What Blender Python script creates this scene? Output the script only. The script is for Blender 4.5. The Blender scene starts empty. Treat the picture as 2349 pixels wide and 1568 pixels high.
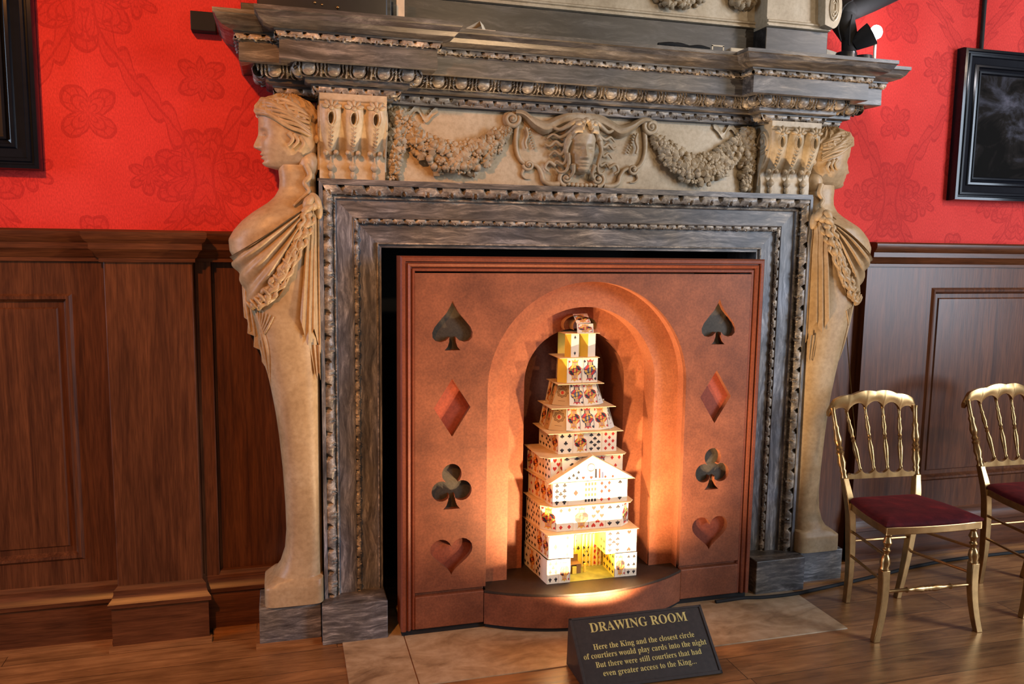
import bpy, bmesh, math, random, json
from mathutils import Vector, Matrix

# ---------------------------------------------------------------- camera, world, lights
scene = bpy.context.scene
COL = scene.collection
PI = math.pi
W_PX, H_PX = 2349, 1568

cam_data = bpy.data.cameras.new("camera")
cam_data.sensor_fit = 'HORIZONTAL'
cam_data.sensor_width = 36.0
cam_data.lens = 1877.65 / W_PX * 36.0
cam = bpy.data.objects.new("camera", cam_data)
COL.objects.link(cam)
yaw, pitch, roll = 0.276602, 0.120101, 0.014054
fw = Vector((math.sin(yaw) * math.cos(pitch), math.cos(yaw) * math.cos(pitch), -math.sin(pitch)))
rt = Vector((math.cos(yaw), -math.sin(yaw), 0))
up = rt.cross(fw)
rt2 = rt * math.cos(roll) + up * math.sin(roll)
up2 = -rt * math.sin(roll) + up * math.cos(roll)
cam.matrix_world = Matrix(((rt2.x, up2.x, -fw.x, -1.2397), (rt2.y, up2.y, -fw.y, -3.4554),
                           (rt2.z, up2.z, -fw.z, 1.6), (0, 0, 0, 1)))
scene.camera = cam

world = bpy.data.worlds.new("world")
scene.world = world
world.use_nodes = True
world.node_tree.nodes["Background"].inputs[0].default_value = (1.0, 0.80, 0.62, 1)
world.node_tree.nodes["Background"].inputs[1].default_value = 0.11

scene.view_settings.view_transform = 'Standard'
scene.view_settings.look = 'None'
scene.view_settings.gamma = 1.0
scene.view_settings.use_curve_mapping = False
scene.view_settings.exposure = 0.0


def aim(o, loc, target):
    o.location = loc
    d = Vector(target) - Vector(loc)
    o.rotation_euler = d.to_track_quat('-Z', 'Y').to_euler()


def area(name, loc, target, sx, sy, power, col):
    l = bpy.data.lights.new(name, 'AREA')
    l.shape = 'RECTANGLE'; l.size = sx; l.size_y = sy; l.energy = power; l.color = col
    o = bpy.data.objects.new(name, l); COL.objects.link(o); aim(o, loc, target)
    return o


def spot(name, loc, target, angle, blend, radius, power, col):
    l = bpy.data.lights.new(name, 'SPOT')
    l.spot_size = math.radians(angle); l.spot_blend = blend; l.shadow_soft_size = radius
    l.energy = power; l.color = col
    o = bpy.data.objects.new(name, l); COL.objects.link(o); aim(o, loc, target)
    return o


# tall windows of the room, on both sides behind the viewer (cool daylight)
area("window_daylight", (-6.8, -1.5, 1.9), (-1.0, -0.2, 1.2), 1.6, 2.8, 150, (0.62, 0.78, 1.0))
area("window_daylight", (4.6, -3.9, 2.2), (0.5, 0, 1.4), 1.4, 2.8, 235, (0.72, 0.84, 1.0))
# tungsten ceiling spotlights of the room, and one added for the left statue
spot("warm_spotlight", (0.35, -4.3, 3.6), (0.05, -0.1, 1.9), 48, 0.9, 0.05, 130, (1.0, 0.68, 0.38))
spot("warm_spotlight", (2.2, -4.0, 3.5), (-0.1, 0, 2.1), 60, 0.8, 0.06, 100, (1.0, 0.80, 0.58))
spot("warm_spotlight", (-2.5, -3.3, 3.7), (-1.75, 0, 1.35), 60, 0.8, 0.10, 470, (1.0, 0.36, 0.085))  # added lamp, turns the left statue and wainscot orange
spot("warm_spotlight", (3.6, -3.2, 3.7), (2.4, 0, 2.0), 62, 0.8, 0.10, 210, (1.0, 0.76, 0.58))
# two small floor lamps standing out of sight behind the sign, shining up at the card tower
spot("floor_spotlight", (-0.05, -0.615, 0.098), (-0.02, -0.42, 0.95), 150, 1.0, 0.010, 115, (1.0, 0.65, 0.34))
spot("floor_spotlight", (0.11, -0.620, 0.098), (0.02, -0.42, 0.95), 150, 1.0, 0.010, 95, (1.0, 0.65, 0.34))


# ---------------------------------------------------------------- node materials
class NT:
    def __init__(self, name):
        self.m = bpy.data.materials.new(name); self.m.use_nodes = True
        self.t = self.m.node_tree; self.b = self.t.nodes["Principled BSDF"]
        self._tc = None

    def link(self, a, b):
        self.t.links.new(a, b)

    def n(self, typ, **kw):
        nd = self.t.nodes.new(typ)
        for k, v in kw.items():
            setattr(nd, k, v)
        return nd

    def tc(self):
        if self._tc is None:
            self._tc = self.n("ShaderNodeTexCoord")
        return self._tc.outputs["Object"]

    def map(self, scale=(1, 1, 1), rot=(0, 0, 0), loc=(0, 0, 0), src=None):
        mp = self.n("ShaderNodeMapping")
        mp.inputs["Scale"].default_value = scale; mp.inputs["Rotation"].default_value = rot
        mp.inputs["Location"].default_value = loc
        self.link(src or self.tc(), mp.inputs["Vector"])
        return mp.outputs["Vector"]

    def noise(self, vec, scale, detail=4, rough=0.55, dist=0.0):
        nd = self.n("ShaderNodeTexNoise")
        nd.inputs["Scale"].default_value = scale; nd.inputs["Detail"].default_value = detail
        nd.inputs["Roughness"].default_value = rough; nd.inputs["Distortion"].default_value = dist
        self.link(vec, nd.inputs["Vector"])
        return nd.outputs["Fac"]

    def ramp(self, fac, stops):
        r = self.n("ShaderNodeValToRGB")
        e = r.color_ramp.elements
        while len(e) < len(stops):
            e.new(0.5)
        for el, (p, c) in zip(e, stops):
            el.position = p; el.color = (c[0], c[1], c[2], 1)
        self.link(fac, r.inputs["Fac"])
        return r.outputs["Color"]

    def mix(self, fac, a, b, mode='MIX'):
        mx = self.n("ShaderNodeMix", data_type='RGBA', blend_type=mode)
        for i, v in ((0, fac), (6, a), (7, b)):
            if isinstance(v, (int, float)):
                mx.inputs[i].default_value = v
            elif isinstance(v, tuple):
                mx.inputs[i].default_value = (v[0], v[1], v[2], 1)
            else:
                self.link(v, mx.inputs[i])
        return mx.outputs[2]

    def math(self, op, a, b=None, c=None):
        nd = self.n("ShaderNodeMath", operation=op)
        for i, v in enumerate((a, b, c)):
            if v is None:
                continue
            if isinstance(v, (int, float)):
                nd.inputs[i].default_value = v
            else:
                self.link(v, nd.inputs[i])
        return nd.outputs[0]

    def bump(self, h, strength=0.3, dist=0.01):
        bp = self.n("ShaderNodeBump")
        bp.inputs["Strength"].default_value = strength; bp.inputs["Distance"].default_value = dist
        self.link(h, bp.inputs["Height"])
        self.link(bp.outputs["Normal"], self.b.inputs["Normal"])

    def color(self, c):
        if isinstance(c, tuple):
            self.b.inputs["Base Color"].default_value = (c[0], c[1], c[2], 1)
        else:
            self.link(c, self.b.inputs["Base Color"])
        return self

    def set(self, rough=0.5, metal=0.0, spec=0.5, coat=0.0):
        self.b.inputs["Roughness"].default_value = rough; self.b.inputs["Metallic"].default_value = metal
        self.b.inputs["Specular IOR Level"].default_value = spec; self.b.inputs["Coat Weight"].default_value = coat
        return self


def plain(name, c, rough=0.5, metal=0.0, spec=0.5, var=0.12, scale=30.0):
    t = NT(name)
    nz = t.noise(t.tc(), scale, 3)
    a = tuple(max(0, x * (1 - var)) for x in c); b = tuple(x * (1 + var) for x in c)
    t.color(t.ramp(nz, [(0.3, a), (0.7, b)])).set(rough, metal, spec)
    return t.m


def marble(name, scale, rot, dark=1.0, ta=(0.88, 0.93, 1.08), tb=(1.12, 1.0, 0.84)):
    t = NT(name)
    warp = t.n("ShaderNodeTexNoise"); warp.inputs["Scale"].default_value = 4.0; warp.inputs["Detail"].default_value = 3
    t.link(t.tc(), warp.inputs["Vector"])
    wv = t.n("ShaderNodeVectorMath", operation='MULTIPLY_ADD')
    t.link(warp.outputs["Color"], wv.inputs[0]); wv.inputs[1].default_value = (0.06, 0.06, 0.06); t.link(t.tc(), wv.inputs[2])
    v = t.map(scale, rot, (0, 0, 0), wv.outputs[0])
    n1 = t.noise(v, 3.2, 9, 0.74, 0.5)
    col = t.ramp(n1, [(0.34, tuple(dark * q for q in (0.040, 0.038, 0.039))), (0.48, tuple(dark * q for q in (0.105, 0.099, 0.096))), (0.56, tuple(dark * q for q in (0.185, 0.174, 0.164))),
                      (0.63, tuple(dark * q for q in (0.33, 0.31, 0.285))), (0.76, tuple(dark * q for q in (0.56, 0.52, 0.475)))])
    n2 = t.noise(t.map((2.5, 2.5, 2.5)), 1.3, 3)
    tint = t.ramp(n2, [(0.35, ta), (0.65, tb)])
    t.color(t.mix(1.0, col, tint, 'MULTIPLY')).set(0.36, 0, 0.45)
    return t.m


M = {}
M['marble_h'] = marble("grey_marble", (1.6, 6, 13.0), (0, 0.10, 0))
M['marble_v'] = marble("grey_marble_upright", (12.0, 6, 1.7), (0, 0.25, 0), 1.25, (0.80, 0.93, 1.22), (1.0, 1.0, 0.98))  # bluer and lighter: cool window light on the jambs put into the colour
M['marble_b'] = marble("grey_marble_block", (2.4, 6, 16.0), (0, -0.05, 0))
M['marble_k'] = marble("dimmed_cornice_marble", (1.6, 6, 13.0), (0, 0.10, 0), 0.66)  # lintel marble darkened: dimmer light on the cornice put into the colour
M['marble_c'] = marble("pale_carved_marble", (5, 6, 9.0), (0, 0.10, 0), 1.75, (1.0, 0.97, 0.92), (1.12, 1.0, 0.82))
M['marble_d'] = marble("dark_grey_marble", (1.6, 6, 9.0), (0, 0.05, 0), 0.26)


def cream(name, a, b, c):
    t = NT(name)
    n1 = t.noise(t.tc(), 5.0, 6, 0.62, 0.4)
    n2 = t.noise(t.tc(), 60.0, 3)
    col = t.ramp(n1, [(0.28, a), (0.5, b), (0.72, c)])
    sp = t.ramp(n2, [(0.3, (0.82, 0.80, 0.77)), (0.6, (1, 1, 1))])
    t.color(t.mix(1.0, col, sp, 'MULTIPLY')).set(0.42, 0, 0.4)
    t.bump(n2, 0.12, 0.002)
    return t.m


M['cream'] = cream("cream_marble", (0.36, 0.28, 0.18), (0.52, 0.43, 0.30), (0.62, 0.54, 0.41))
M['statue'] = cream("statuary_marble", (0.34, 0.225, 0.115), (0.45, 0.315, 0.175), (0.54, 0.41, 0.26))
M['carving'] = cream("carved_marble", (0.33, 0.25, 0.155), (0.46, 0.37, 0.25), (0.56, 0.48, 0.36))


def damask():
    t = NT("red_damask_wall")
    sx = t.n("ShaderNodeSeparateXYZ")
    wob = t.n("ShaderNodeTexNoise"); wob.inputs["Scale"].default_value = 9.0; wob.inputs["Detail"].default_value = 2
    t.link(t.tc(), wob.inputs["Vector"])
    ad = t.n("ShaderNodeVectorMath", operation='MULTIPLY_ADD')
    t.link(wob.outputs["Color"], ad.inputs[0]); ad.inputs[1].default_value = (0.035, 0.0, 0.035); t.link(t.tc(), ad.inputs[2])
    t.link(ad.outputs[0], sx.inputs[0])
    mt = t.math
    x = mt('MULTIPLY', mt('ADD', sx.outputs[0], 0.10), 1 / 0.80)
    z = mt('MULTIPLY', mt('ADD', sx.outputs[2], 0.02), 1 / 1.25)
    u = mt('ABSOLUTE', mt('SUBTRACT', mt('FRACT', mt('ADD', x, 0.25)), 0.5))
    w = mt('FRACT', z)
    og = mt('ADD', 0.25, mt('MULTIPLY', 0.21, mt('COSINE', mt('MULTIPLY', w, 2 * PI))))
    sd = mt('SUBTRACT', u, og)
    d = mt('ABSOLUTE', sd)
    scal = mt('ABSOLUTE', mt('SINE', mt('MULTIPLY', mt('ADD', w, mt('MULTIPLY', sd, 0.9)), PI * 13)))
    edge1 = mt('ADD', 0.022, mt('MULTIPLY', 0.042, scal))
    band = mt('LESS_THAN', mt('ABSOLUTE', mt('SUBTRACT', d, edge1)), 0.007)
    band = mt('MAXIMUM', band, mt('LESS_THAN', d, 0.006))
    fill = mt('LESS_THAN', d, edge1)

    def rosette(cu, cw, petals, r0, amp, veins):
        du = mt('SUBTRACT', u, cu); dw = mt('MULTIPLY', mt('SUBTRACT', mt('FRACT', mt('ADD', w, 1.5 - cw)), 0.5), 1.56)
        r = mt('SQRT', mt('ADD', mt('MULTIPLY', du, du), mt('MULTIPLY', dw, dw)))
        a = mt('ARCTAN2', dw, du)
        edge = mt('ADD', r0, mt('MULTIPLY', amp, mt('ABSOLUTE', mt('SINE', mt('MULTIPLY', a, petals)))))
        q = mt('SUBTRACT', r, edge)
        lines = mt('LESS_THAN', mt('ABSOLUTE', q), 0.008)
        lines = mt('MAXIMUM', lines, mt('LESS_THAN', mt('ABSOLUTE', mt('ADD', q, 0.045)), 0.006))
        lines = mt('MAXIMUM', lines, mt('LESS_THAN', mt('ABSOLUTE', mt('ADD', q, 0.085)), 0.005))
        ins = mt('LESS_THAN', q, 0.0)
        vn = mt('MULTIPLY', mt('GREATER_THAN', mt('SINE', mt('MULTIPLY', a, veins)), 0.88), mt('LESS_THAN', mt('ABSOLUTE', mt('ADD', q, 0.02)), 0.02))
        return mt('MAXIMUM', lines, vn), ins

    pat = band
    for args in ((0.0, 0.5, 3.5, 0.13, 0.10, 31), (0.5, 0.0, 3.0, 0.12, 0.10, 27), (0.0, 0.80, 2.5, 0.06, 0.06, 17), (0.5, 0.30, 2.5, 0.06, 0.06, 17),
                 (0.0, 0.18, 2.0, 0.06, 0.08, 19), (0.5, 0.68, 2.0, 0.06, 0.08, 19), (0.25, 0.5, 3.0, 0.04, 0.05, 13), (0.27, 0.02, 3.0, 0.04, 0.05, 13)):
        ln, ins = rosette(*args)
        pat = mt('MAXIMUM', pat, ln); fill = mt('MAXIMUM', fill, ins)
    pat = mt('MAXIMUM', pat, mt('MULTIPLY', fill, 0.34))
    soft = t.noise(t.tc(), 2.2, 3)
    fine = t.noise(t.map((220, 220, 90)), 1.0, 2)
    base = t.ramp(soft, [(0.3, (0.60, 0.032, 0.026)), (0.7, (0.74, 0.056, 0.046))])
    dark = t.mix(0.60, base, (0.26, 0.006, 0.010))
    c = t.mix(mt('MULTIPLY', pat, 0.62), base, dark)
    c = t.mix(1.0, c, t.ramp(fine, [(0.3, (0.80, 0.78, 0.78)), (0.7, (1.08, 1.1, 1.1))]), 'MULTIPLY')
    t.color(c).set(0.7, 0, 0.15)
    t.bump(mt('ADD', mt('MULTIPLY', fine, 0.5), pat), 0.18, 0.003)
    return t.m


M['damask'] = damask()


def oak(name, dark, light, along, rough=0.34):
    t = NT(name)
    sc = {'z': (26, 26, 1.6), 'x': (1.6, 26, 26)}[along]
    n1 = t.noise(t.map(sc), 1.0, 6, 0.65, 1.2)
    n2 = t.noise(t.map(tuple(s * 7 for s in sc)), 1.0, 2)
    col = t.ramp(n1, [(0.28, dark), (0.72, light)])
    t.color(t.mix(1.0, col, t.ramp(n2, [(0.35, (0.72, 0.70, 0.68)), (0.62, (1.05, 1.05, 1.05))]), 'MULTIPLY')).set(rough, 0, 0.38)
    t.bump(n2, 0.15, 0.001)
    return t.m


M['oak_v'] = oak("dark_oak_upright", (0.048, 0.014, 0.006), (0.155, 0.052, 0.019), 'z')
M['oak_h'] = oak("dark_oak_level", (0.048, 0.014, 0.006), (0.155, 0.052, 0.019), 'x')
M['strip'] = oak("pale_oak_strip", (0.22, 0.09, 0.03), (0.38, 0.17, 0.06), 'x')


def floor_mat():
    t = NT("oak_floorboards")
    sx = t.n("ShaderNodeSeparateXYZ"); t.link(t.tc(), sx.inputs[0])
    mt = t.math
    row = mt('DIVIDE', sx.outputs[1], 0.155)
    ri = mt('FLOOR', row); rf = mt('FRACT', row)
    wn = t.n("ShaderNodeTexWhiteNoise", noise_dimensions='1D'); t.link(ri, wn.inputs["W"])
    px = mt('ADD', mt('DIVIDE', sx.outputs[0], 1.9), mt('MULTIPLY', wn.outputs["Value"], 7.3))
    pi_, pf = mt('FLOOR', px), mt('FRACT', px)
    cv = t.n("ShaderNodeCombineXYZ"); t.link(pi_, cv.inputs[0]); t.link(ri, cv.inputs[1])
    w2 = t.n("ShaderNodeTexWhiteNoise", noise_dimensions='3D'); t.link(cv.outputs[0], w2.inputs["Vector"])
    off = t.n("ShaderNodeVectorMath", operation='MULTIPLY_ADD')
    t.link(w2.outputs["Color"], off.inputs[0]); off.inputs[1].default_value = (9, 9, 9); t.link(t.tc(), off.inputs[2])
    g = t.noise(t.map((2.2, 22, 22), (0, 0, 0), (0, 0, 0), off.outputs[0]), 1.0, 7, 0.68, 1.6)
    blot = t.noise(t.map((3, 5, 5)), 1.5, 4)
    col = t.ramp(g, [(0.25, (0.13, 0.050, 0.016)), (0.5, (0.33, 0.150, 0.052)), (0.75, (0.50, 0.25, 0.095))])
    tone = t.ramp(w2.outputs["Value"], [(0.0, (0.72, 0.70, 0.68)), (1.0, (1.15, 1.12, 1.1))])
    col = t.mix(1.0, col, tone, 'MULTIPLY')
    col = t.mix(1.0, col, t.ramp(blot, [(0.3, (0.62, 0.58, 0.55)), (0.62, (1.1, 1.1, 1.1))]), 'MULTIPLY')
    seam = mt('MAXIMUM', mt('LESS_THAN', rf, 0.018), mt('LESS_THAN', pf, 0.0016))
    t.color(t.mix(mt('MULTIPLY', seam, 0.8), col, (0.012, 0.005, 0.003))).set(0.33, 0, 0.5)
    t.bump(g, 0.10, 0.002)
    return t.m


M['floor'] = floor_mat()


def hearth_mat():
    t = NT("beige_hearth_marble")
    n1 = t.noise(t.map((2.0, 4.5, 3)), 2.0, 7, 0.66, 1.2)
    n2 = t.noise(t.tc(), 22, 4)
    col = t.ramp(n1, [(0.30, (0.22, 0.13, 0.065)), (0.48, (0.42, 0.28, 0.155)), (0.70, (0.56, 0.41, 0.26))])
    t.color(t.mix(1.0, col, t.ramp(n2, [(0.3, (0.80, 0.76, 0.72)), (0.6, (1, 1, 1))]), 'MULTIPLY')).set(0.38, 0, 0.45)
    return t.m


M['hearth'] = hearth_mat()


def mdf(name, a, b):
    t = NT(name)
    n1 = t.noise(t.tc(), 6.0, 5, 0.6, 0.3)
    n2 = t.noise(t.tc(), 120.0, 2)
    t.color(t.mix(1.0, t.ramp(n1, [(0.3, a), (0.7, b)]), t.ramp(n2, [(0.35, (0.82, 0.80, 0.80)), (0.65, (1.08, 1.08, 1.08))]), 'MULTIPLY')).set(0.55, 0, 0.4)
    return t.m


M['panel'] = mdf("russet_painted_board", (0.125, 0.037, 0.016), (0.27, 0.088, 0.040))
M['panel_frame'] = mdf("russet_painted_moulding", (0.15, 0.034, 0.013), (0.22, 0.055, 0.021))
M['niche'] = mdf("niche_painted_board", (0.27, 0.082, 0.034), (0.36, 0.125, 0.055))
M['suit_grey'] = mdf("dark_grey_board", (0.040, 0.034, 0.024), (0.075, 0.062, 0.044))
M['suit_red'] = mdf("red_board", (0.26, 0.050, 0.026), (0.36, 0.075, 0.036))
M['suit_heart'] = mdf("dull_red_board", (0.15, 0.034, 0.018), (0.22, 0.052, 0.027))
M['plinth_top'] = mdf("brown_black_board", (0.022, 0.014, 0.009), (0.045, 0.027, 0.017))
M['black'] = plain("matt_black", (0.006, 0.006, 0.007), 0.8)
M['firebox_black'] = plain("near_black_lining", (0.010, 0.009, 0.008), 0.95)  # even near-black for the firebox lining
M['black_gloss'] = plain("black_enamel", (0.010, 0.010, 0.013), 0.30)
M['ebony'] = plain("ebonised_frame", (0.007, 0.008, 0.012), 0.16, 0, 0.28)
M['gold'] = plain("gilt_paint", (0.45, 0.27, 0.11), 0.28, 0.9, 0.5, 0.18, 25)
M['gilt_dark'] = plain("dull_gilt", (0.18, 0.10, 0.03), 0.4, 0.6)
M['card'] = plain("card_paper", (0.80, 0.74, 0.60), 0.55, 0, 0.3, 0.03)
M['card_edge'] = plain("card_board_sheet", (0.66, 0.50, 0.30), 0.6, 0, 0.3, 0.10)
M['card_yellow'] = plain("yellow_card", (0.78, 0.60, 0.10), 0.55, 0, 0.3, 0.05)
M['card_tan'] = plain("tan_card_back", (0.55, 0.40, 0.22), 0.55, 0, 0.3, 0.04)
M['card_blue'] = plain("pale_card_back", (0.62, 0.62, 0.56), 0.55, 0, 0.3, 0.04)
M['pip_red'] = plain("red_ink", (0.55, 0.030, 0.018), 0.55)
M['pip_black'] = plain("black_ink", (0.016, 0.015, 0.020), 0.55)
M['ink_yellow'] = plain("yellow_ink", (0.70, 0.42, 0.07), 0.55)
M['ink_blue'] = plain("blue_ink", (0.08, 0.10, 0.20), 0.55)
M['ink_skin'] = plain("pink_ink", (0.62, 0.36, 0.20), 0.55)
M['ink_brown'] = plain("brown_ink", (0.16, 0.09, 0.04), 0.55)
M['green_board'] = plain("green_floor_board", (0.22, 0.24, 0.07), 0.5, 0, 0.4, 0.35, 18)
M['sign'] = plain("dark_brown_sign", (0.036, 0.023, 0.019), 0.45, 0, 0.45, 0.2, 60)
M['sign_text'] = plain("cream_lettering", (0.66, 0.50, 0.16), 0.5)
M['white_paper'] = plain("cream_paper", (0.72, 0.62, 0.46), 0.6)


def velvet():
    t = NT("crimson_velvet")
    n1 = t.noise(t.tc(), 14, 5, 0.65)
    t.color(t.ramp(n1, [(0.32, (0.030, 0.002, 0.005)), (0.55, (0.075, 0.005, 0.008)), (0.75, (0.16, 0.010, 0.011))])).set(0.85, 0, 0.2)
    t.b.inputs["Sheen Weight"].default_value = 0.15
    t.b.inputs["Sheen Tint"].default_value = (0.8, 0.1, 0.08, 1)
    t.bump(n1, 0.3, 0.004)
    return t.m


M['velvet'] = velvet()


def painting():
    t = NT("dark_landscape_canvas")
    n1 = t.noise(t.map((1, 1, 1.4)), 4.2, 8, 0.62, 0.8)
    sx = t.n("ShaderNodeSeparateXYZ"); t.link(t.tc(), sx.inputs[0])
    g = t.math('ADD', n1, t.math('MULTIPLY', t.math('SUBTRACT', sx.outputs[2], 2.25), 0.25))
    t.color(t.ramp(g, [(0.42, (0.004, 0.0035, 0.003)), (0.50, (0.012, 0.010, 0.009)), (0.57, (0.032, 0.032, 0.040)), (0.72, (0.10, 0.10, 0.13))])).set(0.6, 0, 0.03)
    t.bump(n1, 0.2, 0.004)
    return t.m


M['painting'] = painting()


def emit(name, c, s):
    t = NT(name)
    t.color((0.8, 0.8, 0.8))
    t.b.inputs["Emission Color"].default_value = (c[0], c[1], c[2], 1); t.b.inputs["Emission Strength"].default_value = s
    return t.m


M['bulb'] = emit("lit_bulb", (1.0, 0.96, 1.0), 40)


# ---------------------------------------------------------------- mesh helpers
def sphere_data(nu, nv):
    vs, fs = [(0, 0, 1)], []
    for j in range(1, nv):
        ph = PI * j / nv
        for i in range(nu):
            th = 2 * PI * i / nu
            vs.append((math.sin(ph) * math.cos(th), math.sin(ph) * math.sin(th), math.cos(ph)))
    vs.append((0, 0, -1))
    for i in range(nu):
        fs.append((0, 1 + i, 1 + (i + 1) % nu))
    for j in range(nv - 2):
        for i in range(nu):
            a = 1 + j * nu + i; b = 1 + j * nu + (i + 1) % nu
            fs.append((a, a + nu, b + nu, b))
    e = len(vs) - 1; s = 1 + (nv - 2) * nu
    for i in range(nu):
        fs.append((s + i, e, s + (i + 1) % nu))
    return vs, fs


SPH = {k: sphere_data(*k) for k in ((8, 6), (12, 8), (20, 14))}


class MB:
    def __init__(self):
        self.v, self.f, self.m = [], [], []

    def add(self, vs, fs, mi=0):
        o = len(self.v)
        self.v.extend([tuple(p) for p in vs])
        for f in fs:
            self.f.append(tuple(i + o for i in f)); self.m.append(mi)

    def box(self, x0, x1, y0, y1, z0, z1, mi=0):
        self.add([(x0, y0, z0), (x1, y0, z0), (x1, y1, z0), (x0, y1, z0), (x0, y0, z1), (x1, y0, z1), (x1, y1, z1), (x0, y1, z1)],
                 [(0, 3, 2, 1), (4, 5, 6, 7), (0, 1, 5, 4), (1, 2, 6, 5), (2, 3, 7, 6), (3, 0, 4, 7)], mi)

    def grid(self, rows, closed_u=False, mi=0, flip=False):
        n = len(rows[0]); vs = [p for r in rows for p in r]; fs = []
        for j in range(len(rows) - 1):
            for i in range(n if closed_u else n - 1):
                a, b = j * n + i, j * n + (i + 1) % n
                fs.append((a, b, b + n, a + n) if not flip else (a, a + n, b + n, b))
        self.add(vs, fs, mi)

    def loft(self, rings, mi=0, caps=True):
        self.grid(rings, True, mi)
        if caps:
            n = len(rings[0]); o = len(self.v) - n * len(rings)
            self.f.append(tuple(o + i for i in range(n))[::-1]); self.m.append(mi)
            o2 = len(self.v) - n
            self.f.append(tuple(o2 + i for i in range(n))); self.m.append(mi)

    def tube(self, pts, rad, seg=8, mi=0, flat=1.0, upv=None):
        pts = [Vector(p) for p in pts]; n = len(pts)
        if isinstance(rad, (int, float)):
            rad = [rad] * n
        t0 = (pts[1] - pts[0]).normalized()
        ref = Vector(upv) if upv else (Vector((0, 0, 1)) if abs(t0.z) < 0.9 else Vector((1, 0, 0)))
        a = t0.cross(ref).normalized(); rings = []
        for i in range(n):
            t = (pts[min(i + 1, n - 1)] - pts[max(i - 1, 0)])
            t = t.normalized() if t.length > 1e-9 else t0
            if upv:
                a = t.cross(ref); a = a.normalized() if a.length > 1e-6 else Vector((1, 0, 0))
            else:
                a = (a - t * a.dot(t)); a = a.normalized() if a.length > 1e-6 else t.orthogonal().normalized()
            b = t.cross(a).normalized()
            rings.append([tuple(pts[i] + a * (rad[i] * math.cos(2 * PI * k / seg)) + b * (rad[i] * flat * math.sin(2 * PI * k / seg))) for k in range(seg)])
        self.loft(rings, mi)

    def lathe(self, prof, base=(0, 0, 0), axis=(0, 0, 1), seg=14, mi=0):
        ax = Vector(axis).normalized(); a = ax.orthogonal().normalized(); b = ax.cross(a); base = Vector(base)
        self.loft([[tuple(base + ax * z + a * (r * math.cos(2 * PI * k / seg)) + b * (r * math.sin(2 * PI * k / seg))) for k in range(seg)] for r, z in prof], mi)

    def blob(self, c, r, rot=None, mi=0, res=(8, 6)):
        vs, fs = SPH[res]
        if isinstance(r, (int, float)):
            r = (r, r, r)
        R = rot or Matrix.Identity(3); c = Vector(c)
        self.add([tuple(c + R @ Vector((p[0] * r[0], p[1] * r[1], p[2] * r[2]))) for p in vs], fs, mi)

    def prism(self, poly, fn, d0, d1, mi=0):
        n = len(poly)
        self.add([fn(u, v, d0) for u, v in poly] + [fn(u, v, d1) for u, v in poly],
                 [tuple(range(n))[::-1], tuple(range(n, 2 * n))] + [(i, (i + 1) % n, (i + 1) % n + n, i + n) for i in range(n)], mi)

    def mesh(self, name, mats, smooth=40, recalc=True):
        me = bpy.data.meshes.new(name)
        me.from_pydata(self.v, [], self.f)
        for mt in (mats if isinstance(mats, (list, tuple)) else [mats]):
            me.materials.append(mt)
        me.polygons.foreach_set("material_index", self.m)
        if recalc:
            bm = bmesh.new(); bm.from_mesh(me)
            bmesh.ops.recalc_face_normals(bm, faces=bm.faces); bm.to_mesh(me); bm.free()
        if smooth:
            me.polygons.foreach_set("use_smooth", [True] * len(me.polygons))
            me.set_sharp_from_angle(angle=math.radians(smooth))
        me.update()
        return me


def put(name, mb, mats, parent=None, smooth=40, bevel=0.0, label=None, recalc=True, local=False):
    """link one mesh object; a part given in world coordinates is re-based on its parent's location"""
    me = mb.mesh(name, mats, smooth, recalc) if isinstance(mb, MB) else mb
    o = bpy.data.objects.new(name, me); COL.objects.link(o)
    if parent is not None:
        o.parent = parent
        if not local and parent.type == 'EMPTY':
            o.matrix_parent_inverse = Matrix.Translation(parent.location).inverted()
    if bevel:
        b = o.modifiers.new("edge", 'BEVEL'); b.width = bevel; b.segments = 2; b.limit_method = 'ANGLE'; b.angle_limit = math.radians(40)
    if label:
        o["label"] = label
    return o


def thing(name, label, cat, loc=(0, 0, 0), rotz=0.0, group=None):
    o = bpy.data.objects.new(name, None); COL.objects.link(o)
    o.empty_display_size = 0.05
    o.location = loc; o.rotation_euler = (0, 0, rotz); o["label"] = label; o["category"] = cat
    if group:
        o["group"] = group
    return o


def tag(o, label, cat, group=None):
    o["label"] = label; o["category"] = cat
    if group:
        o["group"] = group
    return o


def struct(name, mb, mats, parent=None, **kw):
    o = put(name, mb, mats, parent, **kw)
    if parent is None:
        o["kind"] = 'structure'
    return o


def copy_tree(o, parent=None):
    c = o.copy(); COL.objects.link(c)
    if parent is not None:
        c.parent = parent; c.matrix_parent_inverse = o.matrix_parent_inverse.copy()
    for ch in list(o.children):
        copy_tree(ch, c)
    return c


def curve_plate(name, splines, thick, fn_matrix, mat, parent, holes_res=2, bevel=0.0):
    """flat plate with holes: outlines in a plane, thickness given, made into a mesh"""
    cu = bpy.data.curves.new(name, 'CURVE'); cu.dimensions = '2D'; cu.fill_mode = 'BOTH'; cu.extrude = thick / 2
    for pts in splines:
        s = cu.splines.new('POLY'); s.points.add(len(pts) - 1)
        for p, q in zip(s.points, pts):
            p.co = (q[0], q[1], 0, 1)
        s.use_cyclic_u = True
    tmp = bpy.data.objects.new(name + "_outline", cu); COL.objects.link(tmp)
    dg = bpy.context.evaluated_depsgraph_get()
    me = bpy.data.meshes.new_from_object(tmp.evaluated_get(dg))
    bpy.data.objects.remove(tmp); bpy.data.curves.remove(cu)
    me.name = name
    me.transform(fn_matrix)
    me.materials.clear(); me.materials.append(mat)
    me.update()
    o = bpy.data.objects.new(name, me); COL.objects.link(o)
    if parent is not None:
        o.parent = parent
        if parent.type == 'EMPTY':
            o.matrix_parent_inverse = Matrix.Translation(parent.location).inverted()
    return o


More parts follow.
